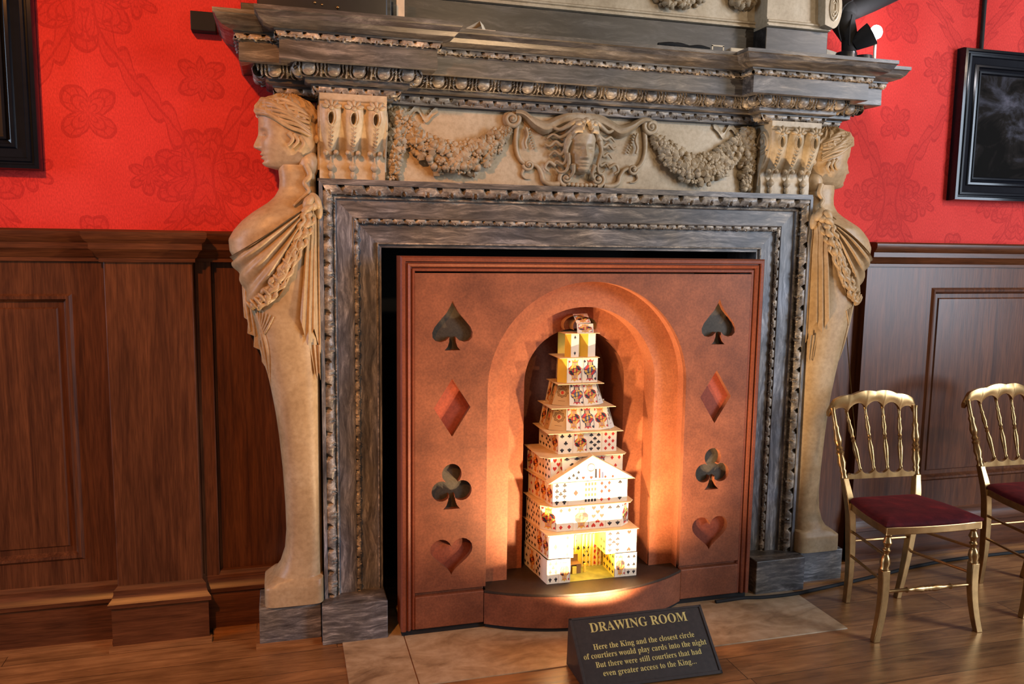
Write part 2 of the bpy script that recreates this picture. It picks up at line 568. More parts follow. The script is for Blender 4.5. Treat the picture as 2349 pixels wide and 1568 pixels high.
def lerp(a, b, t):
    return a + (b - a) * t


def vl(a, b, t):
    return tuple(lerp(x, y, t) for x, y in zip(a, b))


def interp(tab, x):
    if x <= tab[0][0]:
        return tab[0][1]
    for (a, va), (b, vb) in zip(tab, tab[1:]):
        if x <= b:
            t = (x - a) / (b - a)
            return va + (vb - va) * t
    return tab[-1][1]


def smooth01(a, b, x):
    t = min(1, max(0, (x - a) / (b - a)))
    return t * t * (3 - 2 * t)


def spline(pts, n):
    """Catmull-Rom through points"""
    P = [Vector(p) for p in pts]; P = [2 * P[0] - P[1]] + P + [2 * P[-1] - P[-2]]
    out = []
    for i in range(1, len(P) - 2):
        for k in range(n):
            t = k / n
            a, b, c, d = P[i - 1], P[i], P[i + 1], P[i + 2]
            out.append(0.5 * ((2 * b) + (c - a) * t + (2 * a - 5 * b + 4 * c - d) * t * t + (3 * b - a - 3 * c + d) * t ** 3))
    out.append(P[-2])
    return out


# carved running patterns: height at (s metres along, v across 0..1)
def egg_dart(sp, amp):
    def f(s, v):
        w = 2 * ((s / sp + 0.5) % 1.0) - 1
        r = math.sqrt((w / 0.56) ** 2 + ((v - 0.30) / 0.56) ** 2)
        if r < 1:
            return amp * (0.10 + 0.95 * math.sqrt(1 - r * r))
        if r < 1.16:
            return -amp * 0.55
        if r < 1.42:
            return amp * 0.62
        return amp * (0.45 if abs(w) > 0.9 else -0.75)
    return f


def leaf_row(sp, amp):
    def f(s, v):
        w = abs(2 * ((s / sp + 0.5) % 1.0) - 1)
        if v < 0.42 and w > 0.66 + 0.85 * v:
            return -amp * 1.9
        h = amp * (0.62 + 0.16 * math.cos(w * PI))
        if v > 0.80 - 0.10 * abs(math.sin(w * PI * 1.5)) and w > 0.14:
            return -amp * 0.9
        if v > 0.30 and w < 0.22:
            h += amp * (0.45 if w > 0.12 else -0.35)
        return h
    return f


def bead_row(sp, amp):
    def f(s, v):
        w = (s / sp) % 1.0
        b = math.sin(v * PI)
        if w < 0.5:
            k = (w * 8) % 1.0
            return amp * b * (0.2 + math.sin(k * PI))
        return amp * b * 0.9
    return f


def strip(mb, A0, A1, B0, B1, nrm, bulge, disp, du, nv, mi=0):
    A0, A1, B0, B1, nrm = map(Vector, (A0, A1, B0, B1, nrm))
    mid = (A0 + A1) / 2; d = (A1 - A0).normalized(); L = max((A1 - A0).length, (B1 - B0).length)
    nu = max(2, int(L / du)); rows = []
    for j in range(nv + 1):
        v = j / nv; r = []
        for i in range(nu + 1):
            u = i / nu
            p = A0.lerp(A1, u).lerp(B0.lerp(B1, u), v)
            s = (p - mid).dot(d)
            e = 1.0 if 0 < j < nv else 0.0
            r.append(tuple(p + nrm * (bulge * math.sin(v * PI) + (disp(s, v) * e if disp else 0))))
        rows.append(r)
    mb.grid(rows, False, mi)


# ---------------------------------------------------------------- the setting
mb = MB()
mb.box(-4.2, -0.92, 0, 0.12, 0, 4.0); mb.box(0.92, 5.2, 0, 0.12, 0, 4.0); mb.box(-0.92, 0.92, 0, 0.12, 1.62, 4.0)
struct("wall_back", mb, M['damask'], smooth=0)
mb = MB(); mb.box(-4.2, 5.2, -6.0, 0.40, -0.05, 0)
struct("floor", mb, M['floor'], smooth=0)


def rail_profile(mb, x0, x1, prof, wrap0=False, wrap1=False):
    face = min(p for p, z in prof)
    """moulding along x; prof = (projection, z); ends returned to the wall by closing the section"""
    ring = [(0.0, prof[0][1])] + prof + [(0.0, prof[-1][1])]
    def pt(x, sgn, p, z, wrap):
        return (x + (sgn * max(0, p - face) if wrap else 0), -p, z)
    L = [pt(x0, -1, p, z, wrap0) for p, z in ring]; R = [pt(x1, 1, p, z, wrap1) for p, z in ring]
    n = len(ring)
    mb.add(L + R, [(i, (i + 1) % n, (i + 1) % n + n, i + n) for i in range(n)] + [tuple(range(n))[::-1], tuple(range(n, 2 * n))])


def crown(base):
    return [(base, 1.508), (base + .012, 1.510), (base + .012, 1.524), (base + .020, 1.530), (base + .028, 1.548), (base + .040, 1.558), (base + .040, 1.580),
            (base + .052, 1.590), (base + .060, 1.606), (base + .060, 1.622), (base + .048, 1.630)]


def skirting(base):
    return [(base + .022, 0.0), (base + .022, 0.165), (base + .034, 0.172), (base + .034, 0.188), (base + .020, 0.205), (base + .014, 0.222), (base + .014, 0.236), (base, 0.250)]


def raised_panel(parent, x0, x1, z0, z1, y):
    """recessed frame moulding, bevelled margin and field of one panel"""
    mb = MB()
    steps = [(0, y), (0.010, y - .010), (0.020, y - .008), (0.026, y + .004), (0.032, y + .012), (0.052, y + .012), (0.058, y + .006), (0.085, y + .004)]
    loops = [[(x0 + d, yy, z0 + d), (x1 - d, yy, z0 + d), (x1 - d, yy, z1 - d), (x0 + d, yy, z1 - d)] for d, yy in steps]
    mb.grid(loops, True)
    o = len(mb.v) - 4
    mb.f.append((o, o + 1, o + 2, o + 3)); mb.m.append(0)
    return put("panel", mb, M['oak_v'], parent, smooth=20)


def boarding(mb, x0, x1, y, holes):
    """front plane of the wainscot between x0 and x1 with openings for panels (sorted by x)"""
    cur = x0
    for (a, b, z0, z1) in holes:
        mb.box(cur, a, y, 0, 0, 1.51); mb.box(a, b, y, 0, 0, z0); mb.box(a, b, y, 0, z1, 1.51); cur = b
    mb.box(cur, x1, y, 0, 0, 1.51)


# wainscot on the near side of the chimneypiece
mb = MB(); mb.box(-1.50, -1.10, -0.008, 0, 0, 1.51); boarding(mb, -4.2, -1.50, -0.032, [(-3.30, -1.997, 0.347, 1.388)])
tr = struct("trim_1", mb, M['oak_v'], smooth=0)
tr["label"] = "dark oak wainscot between the picture with its corner showing and the draped statue"
raised_panel(tr, -3.30, -1.997, 0.347, 1.388, -0.032)
mb = MB(); mb.box(-1.873, -1.562, -0.10, 0, 0, 1.512); mb.box(-1.562, -1.50, -0.046, 0, 0.2, 1.512)
put("pilaster", mb, M['oak_v'], tr, smooth=0, bevel=.004)
mb = MB(); rail_profile(mb, -4.2, -1.88, crown(.032)); rail_profile(mb, -1.873, -1.562, crown(.10), True, True); rail_profile(mb, -1.555, -1.10, crown(.032))
put("dado_rail", mb, M['oak_h'], tr, smooth=30)
mb = MB(); rail_profile(mb, -4.2, -1.88, skirting(.032)); rail_profile(mb, -1.873, -1.562, skirting(.10), True, True); rail_profile(mb, -1.555, -1.10, skirting(.033))
put("skirting_board", mb, M['oak_h'], tr, smooth=30)
mb = MB(); mb.box(-4.2, -1.905, -.078, -.05, 0, .016); mb.box(-1.905, -1.53, -.148, -.11, 0, .016); mb.box(-1.53, -1.36, -.078, -.05, 0, .016)
put("floor_strip", mb, M['strip'], tr, smooth=0, label="paler oak strip along the floor")

# wainscot on the far side
mb = MB(); boarding(mb, 1.535, 5.2, -0.05, [(1.926, 3.35, 0.40, 1.406)]); mb.box(1.10, 1.535, -0.006, 0, 0, 1.60)
tr = struct("trim_2", mb, M['oak_v'], smooth=0)
tr["label"] = "dark oak wainscot behind the gilt chairs"
raised_panel(tr, 1.926, 3.35, 0.40, 1.406, -0.05)
mb = MB(); rail_profile(mb, 1.535, 5.2, crown(.05))
put("dado_rail", mb, M['oak_h'], tr, smooth=30)
mb = MB(); rail_profile(mb, 1.535, 5.2, skirting(.05))
put("skirting_board", mb, M['oak_h'], tr, smooth=30)
mb = MB(); mb.box(1.40, 5.2, -.10, -.07, 0, .016)
put("floor_strip", mb, M['strip'], tr, smooth=0)

# hearth slabs set in the boards
hs = thing("hearth_slab", "beige veined marble hearth set in the floorboards before the fireplace", "hearth", (0, -0.4, 0))
for a, b in ((-1.027, -0.783), (-0.779, 0.40), (0.403, 1.044)):
    mb = MB(); mb.box(a, b, -0.677, -0.02, -0.01, 0.004)
    put("slab", mb, M['hearth'], hs, smooth=0, bevel=.002)

# ---------------------------------------------------------------- the chimneypiece
fp = thing("chimneypiece", "huge grey marble fireplace surround with carved cream frieze and projecting mantel", "fireplace", (0, -0.15, 0))

# plinth blocks
for s in (-1, 1):
    mb = MB()
    xs = sorted((s * 0.846, s * 1.104))
    mb.box(xs[0], xs[1], -0.285, 0.0, 0.0, 0.161)
    put("plinth_block", mb, M['marble_b'], fp, smooth=0, bevel=.004)

X0, Z0, ZR = 0.849, 1.575, 1.045
ARC = [(0.0, 0.10), (0.0, -.150), (0.012, -.150), (0.012, -.158), (0.019, -.158), (0.019, -.150), (0.090, -.150), (0.090, -.150), (0.108, -.168),
       (0.110, -.172), (0.114, -.168), (0.176, -.168), (0.178, -.177), (0.188, -.177), (0.190, -.176), (0.228, -.204), (0.229, -.209), (0.242, -.209), (0.242, 0.0)]
CARVE = {3: ("bead_moulding", bead_row(.105, .004), 0.0), 7: ("leaf_moulding", leaf_row(.046, .008), .004), 12: ("bead_moulding", bead_row(.105, .006), 0.0), 14: ("leaf_moulding", leaf_row(.096, .014), .008)}


def arc_pts(d, y):
    x = X0 + d; z = Z0 + d * ZR
    return [(-x, y, .160), (-x, y, z), (x, y, z), (x, y, .160)]


lin, jam = MB(), [MB(), MB()]
carv = {}
for i in range(len(ARC) - 1):
    (d0, y0), (d1, y1) = ARC[i], ARC[i + 1]
    P, Q = arc_pts(d0, y0), arc_pts(d1, y1)
    for k in range(3):
        if i in CARVE:
            nm, fn, bl = CARVE[i]
            t = Vector(P[k + 1]) - Vector(P[k]); ac = Vector(Q[k]) - Vector(P[k])
            if k == 1:
                ac = Vector((0, y1 - y0, (d1 - d0) * ZR))
            else:
                ac = Vector(((d1 - d0) * (-1 if k == 0 else 1), y1 - y0, 0))
            nrm = t.cross(ac).normalized()
            if nrm.y > 0:
                nrm = -nrm
            key = (i, nm)
            carv.setdefault(key, MB())
            # v runs from the outer edge (dark notches) inwards
            strip(carv[key], Q[k], Q[k + 1], P[k], P[k + 1], nrm, bl, fn, (.0045 if i in (7, 14) else .0065), (9 if i in (7, 14) else 4))
        else:
            tgt = lin if k == 1 else jam[0 if k == 0 else 1]
            tgt.add([P[k], P[k + 1], Q[k + 1], Q[k]], [(0, 1, 2, 3)])
lo = put("lintel", lin, M['marble_h'], fp, smooth=25, recalc=False)
for j in jam:
    put("jamb", j, M['marble_v'], fp, smooth=25, recalc=False)
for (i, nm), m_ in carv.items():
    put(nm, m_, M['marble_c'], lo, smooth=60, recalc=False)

# firebox behind the display panel
mb = MB()
mb.box(-.92, .92, .33, .35, 0, 1.62); mb.box(-.92, -.90, -.02, .33, 0, 1.62); mb.box(.90, .92, -.02, .33, 0, 1.62); mb.box(-.92, .92, -.02, .33, 1.60, 1.62)
put("firebox", mb, M['firebox_black'], fp, smooth=0, label="black firebox opening")

# frieze block and its cream face
mb = MB()
mb.box(-1.088, 1.088, -0.118, 0.0, 1.824, 2.15)
put("frieze", mb, M['cream'], fp, smooth=0)
mb = MB(); mb.box(-1.095, 1.095, -0.20, 0.0, 1.826, 1.836); mb.box(-.832, .832, -.150, -.10, 2.137, 2.160)
put("fillet", mb, M['marble_h'], fp, smooth=0)

# cornice
PATH = [(-1.447, 0.0), (-1.447, -.355), (-1.308, -.355), (-1.308, -.441), (-.583, -.441), (-.583, -.356),
        (.583, -.356), (.583, -.441), (1.308, -.441), (1.308, -.355), (1.447, -.355), (1.447, 0.0)]
SGN = [1, 1, 1, 1, -1, -1, 1, 1, -1, -1, -1, -1]
CPROF = [(0.0, 2.392), (0.0, 2.378), (.006, 2.374), (.014, 2.358), (.028, 2.345), (.050, 2.337), (.064, 2.334), (.064, 2.328), (.069, 2.327), (.080, 2.304), (.081, 2.300), (.080, 2.236),
         (.086, 2.232), (.128, 2.238), (.132, 2.238), (.166, 2.198), (.170, 2.195), (.170, 2.181), (.180, 2.176), (.194, 2.174), (.194, 2.169), (.198, 2.168), (.222, 2.145), (.224, 2.142), (.224, 2.134), (.275, 2.134)]
CC = {8: ("leaf_moulding", leaf_row(.056, .009), .004, .0042, 8), 14: ("egg_and_dart_moulding", egg_dart(.0905, .017), .008, .0040, 14), 21: ("leaf_moulding", leaf_row(.060, .010), .004, .0042, 8)}


def cpath(o, z):
    r = []
    for k, ((x, y), s) in enumerate(zip(PATH, SGN)):
        r.append((x + s * o, y if k in (0, len(PATH) - 1) else y + o, z))
    return r


cor = MB(); cmb = {}
for i in range(len(CPROF) - 1):
    A, B = cpath(*CPROF[i]), cpath(*CPROF[i + 1])
    for k in range(len(PATH) - 1):
        if i in CC:
            nm, fn, bl, du, nv = CC[i]
            ed = (Vector(A[k + 1]) - Vector(A[k]))
            out = Vector((-ed.y, ed.x, 0)).normalized()
            out = -out if True else out
            # outward is away from the chimney breast: to the viewer's side of the path
            n2 = Vector((ed.y, -ed.x, 0)).normalized()
            do, dz = CPROF[i + 1][0] - CPROF[i][0], CPROF[i + 1][1] - CPROF[i][1]
            nrm = (n2 * abs(dz) + Vector((0, 0, -1)) * do).normalized()
            strip(cmb.setdefault((i, nm), MB()), A[k], A[k + 1], B[k], B[k + 1], nrm, bl, fn, du, nv)
        else:
            cor.add([A[k], A[k + 1], B[k + 1], B[k]], [(0, 1, 2, 3)])
top = cpath(0, 2.392)
cor.add(top, [tuple(range(len(top)))])
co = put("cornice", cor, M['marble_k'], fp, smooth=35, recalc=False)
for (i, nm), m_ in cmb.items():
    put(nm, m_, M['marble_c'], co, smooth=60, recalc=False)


# scroll consoles above the jambs
def console(s):
    xa, xb = 0.836, 1.086
    cx = [xb - (xb - xa) * t for t in (1 / 6, 3 / 6, 5 / 6)]
    nx, nz = 132, 110
    mb = MB(); rows = []

    def front(z):
        return -.178 - .062 * smooth01(1.895, 2.07, z) + .012 * math.exp(-((z - 1.93) / .03) ** 2) - .006 * smooth01(2.118, 2.122, z)

    for j in range(nz + 1):
        z = 1.834 + (2.146 - 1.834) * j / nz; r = []
        for i in range(nx + 1):
            x = xa + (xb - xa) * i / nx
            y = front(z)
            if 1.905 < z < 2.112:
                for c0 in cx:
                    c1 = c0 + .006 * (2.1 - z) / .2
                    w = .020 + .020 * smooth01(1.92, 2.07, z)
                    q = abs(x - c1) / w
                    if q < 1:
                        fade = smooth01(1.905, 1.93, z) * (1 - smooth01(2.105, 2.112, z))
                        y -= .026 * fade * (1 - q ** 3)
                        e = ((x - c1) / .0095) ** 2 + ((z - 2.057) / (.023 if z < 2.057 else .018)) ** 2
                        if e < 1:
                            y += .040 * min(1, 2.2 * (1 - e))
                        elif e < 2.0:
                            y -= .006 * (1 - abs(e - 1.5) * 2)
            r.append((s * x, y, z))
        rows.append(r)
    mb.grid(rows)
    for ii in (0, nx):
        prof = [rows[j][ii] for j in range(nz + 1)]
        mb.add(prof + [(p[0], -.10, p[2]) for p in prof], [(j, j + 1, j + 2 + nz, j + 1 + nz) for j in range(nz)])
    mb.add([rows[nz][0], rows[nz][nx], (rows[nz][nx][0], -.1, 2.146), (rows[nz][0][0], -.1, 2.146)], [(0, 1, 2, 3)])
    body = put("console", mb, M['cream'], fp, smooth=50, recalc=False)
    # side volutes and ornament
    orn = MB()
    for sx in (xa, xb):
        pts = []; 
        for k in range(60):
            a = -PI / 2 - k * 0.24; r = .052 * (1 - k / 66)
            pts.append((s * sx, -.176 + r * math.cos(a), 2.062 + r * math.sin(a)))
        orn.tube(pts, [.0075 * (1 - k / 90) for k in range(60)], 6)
        orn.blob((s * sx, -.176, 2.062), (.010, .012, .012))
        orn.tube(spline([(s * sx, -.215, 2.02), (s * sx, -.185, 1.96), (s * sx, -.165, 1.92), (s * sx, -.16, 1.87)], 5), .007, 6)
        orn.blob((s * sx, -.15, 1.96), (.006, .022, .04))
    for c0 in cx:
        for q in range(5):
            a = PI * (0.08 + 0.84 * q / 4)
            R = Matrix.Rotation(-(a - PI / 2), 3, 'Y')
            orn.blob((s * c0 + .023 * math.cos(a), -.262, 2.092 + .017 * math.sin(a)), (.0085, .012, .016), R)
        orn.blob((s * c0, -.266, 2.090), (.010, .010, .008))
        for sg in (-1, 1):
            orn.tube(spline([(s * c0 + sg * .012, -.262, 2.085), (s * c0 + sg * .017, -.262, 2.055), (s * c0 + sg * .010, -.258, 2.034), (s * c0, -.256, 2.026)], 5), .0035, 6)
        z = 2.018
        for q in range(6):
            k = 1 - q * .11
            for sg in (-1, 0, 1):
                R = Matrix.Rotation(sg * .75, 3, 'Y')
                orn.blob((s * c0 + sg * .006 * k, -.250 + .0065 * q, z), (.0035 * k, .006, .010 * k), R)
            z -= .0145 * k + .003
        for sg in (-1, 1):
            orn.blob((s * c0 + sg * .019, -.200, 1.934), (.011, .012, .011))
            orn.blob((s * c0 + sg * .019, -.208, 1.932), (.005, .006, .005))
        orn.lathe([(.002, .0), (.004, -.018), (.010, -.026), (.016, -.034), (.016, -.042), (.009, -.050), (.004, -.056)], (s * c0, -.190, 1.920), (0, 0, 1), 10)
        orn.lathe([(.002, .0), (.006, -.008), (.011, -.018), (.009, -.028), (.003, -.038)], (s * c0, -.188, 1.872), (0, 0, 1), 8)
    put("husk_ornament", orn, M['carving'], body, smooth=60)


console(-1); console(1)

rng = random.Random(4)
YF = -0.118


def rot_rand(k=1.0):
    return Matrix.Rotation(rng.uniform(-k, k) * PI, 3, 'Y') @ Matrix.Rotation(rng.uniform(-.5, .5), 3, 'X') @ Matrix.Rotation(rng.uniform(-.5, .5), 3, 'Z')


def flower(mb, c, r):
    for q in range(5):
        a = q * 2 * PI / 5 + rng.random()
        mb.blob((c[0] + r * .62 * math.cos(a), c[1], c[2] + r * .62 * math.sin(a)), (r * .46, r * .30, r * .36), Matrix.Rotation(-a, 3, 'Y'))
    mb.blob((c[0], c[1] - r * .28, c[2]), r * .26)


def leaf(mb, c, L, ang, y):
    w = L * .42
    ca, sa = math.cos(ang), math.sin(ang)
    pts = [(-.5, 0), (-.25, .30), (-.12, .22), (.02, .42), (.14, .24), (.28, .26), (.5, 0), (.28, -.26), (.14, -.24), (.02, -.42), (-.12, -.22), (-.25, -.30)]
    vs = [(c[0] + L * (u * ca - v * sa), y - .010 * (1 - 2 * abs(u)) + .006 * abs(v) * 2, c[2] + L * (u * sa + v * ca)) for u, v in pts]
    n = len(vs); ctr = (c[0], y - .016, c[2])
    back = [(p[0], p[1] + .016, p[2]) for p in vs]
    mb.add(vs + [ctr] + back, [(i, (i + 1) % n, n) for i in range(n)] + [(i, i + n + 1, (i + 1) % n + n + 1, (i + 1) % n) for i in range(n)])


def swag(path, wid, yb, dens, name, parent, mat):
    mb = MB(); P = spline(path, 14); n = len(P)
    mb.tube([(p.x, yb - .004, p.z) for p in P], [max(.006, wid(i / (n - 1)) * .75) for i in range(n)], 10)
    cnt = dens
    for k in range(cnt):
        t = (k + rng.random()) / cnt; i = min(n - 2, int(t * (n - 1)))
        w = wid(t); p = P[i]; tan = (P[i + 1] - P[i]).normalized(); nn = Vector((-tan.z, 0, tan.x))
        o = rng.uniform(-1, 1); q = p + nn * (o * w)
        y = yb - .006 - w * .85 * math.sqrt(max(0, 1 - o * o)) - rng.uniform(0, .006)
        kind = rng.random(); r = rng.uniform(.010, .018) * (0.75 + w * 10)
        if kind < .58:
            leaf(mb, q, r * 2.6, rng.uniform(0, 2 * PI), y)
        elif kind < .84:
            flower(mb, (q.x, y, q.z), r * 1.15)
        else:
            mb.blob((q.x, y, q.z), (r * .8, r * .8, r * .8), None, 0, (8, 6))
    return put(name, mb, mat, parent, smooth=50, recalc=True)


def wid_swag(t):
    return .010 + .050 * math.sin(PI * t) ** 0.8


for sgn in (-1, 1):
    pth = [(sgn * x, 0, z) for x, z in ((.775, 2.098), (.738, 2.05), (.675, 1.985), (.612, 1.944), (.545, 1.928), (.480, 1.944), (.420, 1.982), (.366, 2.030), (.318, 2.068))]
    swag(pth, wid_swag, YF, 190, "garland", fp, M['carving'])
    pth = [(sgn * x, 0, z) for x, z in ((.775, 2.118), (.782, 2.06), (.786, 2.00), (.790, 1.93), (.793, 1.850))]
    swag(pth, lambda t: .018 + .020 * math.sin(PI * min(1, .25 + t * .75)), YF, 85, "flower_drop", fp, M['carving'])
    # fluttering ribbon in low relief
    mb = MB()
    z_ = [(.765, 2.105), (.735, 2.100), (.700, 2.128), (.668, 2.086), (.640, 2.112), (.618, 2.128)]
    pts = spline([(sgn * a, YF - .006, b) for a, b in z_], 6)
    mb.grid([[(p.x, p.y - .006, p.z + .013) for p in pts], [(p.x, p.y - .002, p.z) for p in pts], [(p.x, p.y - .007, p.z - .013) for p in pts]])
    for k in range(9):
        q = pts[min(len(pts) - 1, 8 + k * 2)]
        mb.tube([(q.x, YF - .006, q.z - .014), (q.x + sgn * .006, YF - .006, q.z + .014)], .0022, 5)
    put("ribbon", mb, M['cream'], fp, smooth=50)


# ---------------------------------------------------------------- carved heads
HF = [(0.0, .160), (.010, .195), (.022, .208), (.034, .206), (.046, .209), (.060, .212), (.078, .214), (.100, .214), (.125, .212), (.150, .216), (.170, .221), (.200, .224), (.230, .218), (.255, .198), (.277, .140)]
HB = [(0.0, .085), (.030, .035), (.070, .008), (.13, -.010), (.20, .000), (.25, .035), (.277, .090)]
HW = [(0.0, .020), (.012, .034), (.030, .047), (.060, .061), (.090, .072), (.130, .080), (.180, .083), (.220, .079), (.250, .064), (.277, .022)]


def gs(x, m, s):
    return math.exp(-((x - m) / s) ** 2)


def face_feature(l, z):
    """relief of the face ahead of the plain skull; l sideways, z up from the chin (metres)"""
    d = 0.0
    nose = interp([(.066, 0), (.074, .016), (.080, .027), (.088, .027), (.110, .018), (.135, .010), (.160, .004), (.175, 0)], z)
    d += nose * math.exp(-(l / (.0105 + .006 * gs(z, .080, .012))) ** 2)
    d += .006 * gs(abs(l), .014, .006) * gs(z, .079, .008)
    d -= .013 * gs(abs(l), .030, .017) * gs(z, .131, .014)
    d += .008 * gs(abs(l), .031, .012) * gs(z, .130, .0065)
    d -= .004 * gs(abs(l), .031, .015) * gs(z, .1225, .003)
    d += .005 * gs(abs(l), .030, .022) * gs(z, .151, .008)
    d += .0075 * gs(l, 0, .021) * gs(z, .0555, .0055) + .0085 * gs(l, 0, .017) * gs(z, .0425, .0055)
    d -= .006 * gs(l, 0, .024) * gs(z, .049, .0025)
    d -= .004 * gs(l, 0, .020) * gs(z, .032, .005)
    d += .005 * gs(l, 0, .016) * gs(z, .016, .011)
    d += .004 * gs(abs(l), .043, .016) * gs(z, .095, .020)
    return d


def head_mesh(mb, fn, nth=88, nz=84):
    rings = []
    for j in range(nz + 1):
        z = .277 * j / nz; ff, fb, w = interp(HF, z), interp(HB, z), interp(HW, z)
        c, a = (ff + fb) / 2, (ff - fb) / 2; r = []
        for i in range(nth):
            th = 2 * PI * i / nth
            ct, st = math.cos(th), math.sin(th)
            f = c + a * math.copysign(abs(ct) ** .92, ct); l = w * math.copysign(abs(st) ** .88, st)
            if ct > 0:
                f += face_feature(l, z) * smooth01(0.05, .55, ct)
            r.append(fn(f, l, z))
        rings.append(r)
    mb.loft(rings)


# the mask at the middle of the frieze
MS = .80


def mask_fn(f, l, z):
    return (-.008 + l * MS * 1.10, -.112 - (f - .118) * MS * 1.05, 1.893 + z * MS)


mb = MB(); head_mesh(mb, mask_fn)
mask = put("mask", mb, M['carving'], fp, smooth=60)
hair = MB()


def lock(pts, r0, r1, n=7, seg=7):
    P = spline(pts, n); k = len(P)
    hair.tube(P, [lerp(r0, r1, i / (k - 1)) for i in range(k)], seg)


LOCKS = [([(.006, 2.092), (.040, 2.104), (.075, 2.084), (.108, 2.070), (.140, 2.082), (.160, 2.072)], .014),
         ([(.010, 2.080), (.040, 2.084), (.066, 2.056), (.098, 2.040), (.126, 2.052), (.150, 2.036)], .013),
         ([(.018, 2.068), (.044, 2.064), (.062, 2.030), (.090, 2.008), (.116, 2.022), (.140, 2.004), (.158, 2.012)], .012),
         ([(.052, 2.056), (.074, 2.024), (.078, 1.990), (.094, 1.970), (.118, 1.984), (.140, 1.966)], .012),
         ([(.064, 2.030), (.076, 1.990), (.070, 1.955), (.082, 1.932), (.108, 1.944), (.124, 1.928)], .011),
         ([(.070, 1.975), (.062, 1.935), (.070, 1.905), (.092, 1.898), (.108, 1.912)], .009),
         ([(.046, 1.930), (.040, 1.900), (.052, 1.878), (.072, 1.874)], .009)]
for sgn in (-1, 1):
    for pts, r_ in LOCKS:
        n_ = len(pts)
        lock([(-.008 + sgn * (x + .004 * (sgn > 0)), lerp(-.208 if z > 2.06 else -.178, -.134, k / (n_ - 1)), z) for k, (x, z) in enumerate(pts)], r_, .004, 7, 8)
for k in range(-2, 3):
    hair.blob((-.008 + k * .017, -.200, 2.094 + .007 * (2 - abs(k))), (.016, .020, .012))
put("hair", hair, M['carving'], mask, smooth=60)

# the scrolled cartouche behind the mask
ct = MB()


def ribbon(pts, r, n=8, flat=.6):
    P = spline(pts, n); k = len(P)
    rr = r if callable(r) else (lambda t: r)
    ct.tube(P, [rr(i / (k - 1)) for i in range(k)], 8, 0, 1.0)


def volute(cx, cz, r0, turns, a0, sg, y, tr):
    pts = []
    n = int(turns * 22)
    for k in range(n):
        t = k / n; a = a0 + sg * t * turns * 2 * PI; r = r0 * (1 - .92 * t)
        pts.append((cx + r * math.cos(a), y - .012 * t, cz + r * math.sin(a)))
    ct.tube(pts, [tr * (1 - .55 * k / n) for k in range(n)], 8)
    ct.blob((cx, y - .014, cz), tr * .9)


for s in (-1, 1):
    # broad upper band with rolled ends
    P = spline([(s * .300, 0, 2.142), (s * .262, 0, 2.140), (s * .215, 0, 2.114), (s * .165, 0, 2.102), (s * .115, 0, 2.124), (s * .070, 0, 2.142), (0, 0, 2.146)], 8)
    wd = [lerp(.013, .030, smooth01(0, .5, i / (len(P) - 1))) for i in range(len(P))]
    rows = []
    for v in (-1, -.8, -.4, 0, .4, .8, 1):
        rows.append([(p.x, -.118 - (0 if abs(v) == 1 else .026 + .012 * (1 - v * v)) + (-.006 if v in (-.4, .4) else 0), p.z - w * .75 + v * w) for p, w in zip(P, wd)])
    ct.grid(rows)
    volute(s * .312, 2.106, .036, 1.9, PI / 2, s, -.135, .012)
    ct.lathe([(.003, 0), (.036, .002), (.038, -.012), (.030, -.020)], (s * .312, -.120, 2.106), (0, 1, 0), 20)
    ribbon([(s * .286, -.128, 2.085), (s * .292, -.128, 2.03), (s * .288, -.128, 1.98), (s * .272, -.128, 1.945), (s * .248, -.128, 1.926)], lambda t: .011 - .003 * t)
    volute(s * .236, 1.924, .022, 1.6, PI if s < 0 else 0, -s * 1, -.130, .008)
    ribbon([(s * .222, -.128, 1.930), (s * .195, -.128, 1.918), (s * .178, -.128, 1.892), (s * .168, -.130, 1.862), (s * .135, -.132, 1.848), (s * .10, -.134, 1.850)], lambda t: .008 + .005 * t)
    volute(s * .072, 1.876, .032, 1.7, -PI / 2, s, -.136, .010)
    ribbon([(s * .255, -.126, 1.905), (s * .262, -.126, 1.885), (s * .248, -.126, 1.870), (s * .225, -.126, 1.868)], lambda t: .007 * (1 - .6 * t))
    ribbon([(s * .250, -.135, 2.075), (s * .242, -.135, 2.045), (s * .252, -.135, 2.015), (s * .246, -.135, 1.99)], lambda t: .006)
    for k in range(8):
        ct.blob((s * (.238 - .004 * k), -.132, 2.07 - .011 * k), (.008, .007, .004), Matrix.Rotation(s * .5, 3, 'Y'))
    ribbon([(s * .150, -.134, 2.060), (s * .185, -.136, 2.075), (s * .215, -.134, 2.085)], lambda t: .008)
    ribbon([(s * .120, -.136, 1.925), (s * .150, -.140, 1.94), (s * .165, -.138, 1.915), (s * .148, -.136, 1.90)], lambda t: .008 * (1 - .4 * t))
for k in range(7):
    ct.blob((-.060 + .020 * k, -.132, 1.852 - .004 * math.sin(k / 6 * PI)), (.013, .012, .010))
put("cartouche", ct, M['carving'], fp, smooth=60)


# ---------------------------------------------------------------- term figures at both ends
XO = [(.20, .235), (.236, .235), (.26, .202), (.30, .174), (.36, .154), (.44, .147), (.55, .149), (.70, .157), (.83, .168), (.93, .180), (1.02, .195), (1.10, .210), (1.17, .226), (1.28, .248), (1.36, .268), (1.43, .285),
      (1.50, .306), (1.555, .335), (1.600, .338), (1.635, .318), (1.67, .288), (1.703, .248), (1.742, .190), (1.765, .166), (1.794, .150), (1.826, .147), (1.86, .150), (1.885, .150)]
HWD = [(.20, .118), (.236, .116), (.27, .102), (.32, .092), (.44, .088), (.83, .098), (1.10, .112), (1.28, .124), (1.43, .130), (1.55, .140), (1.64, .150), (1.69, .142), (1.72, .110), (1.76, .070), (1.80, .058), (1.86, .056), (1.885, .050)]
XI = [(.2, .006), (1.66, .006), (1.74, .008), (1.80, .010), (1.885, .012)]
YC = -.135


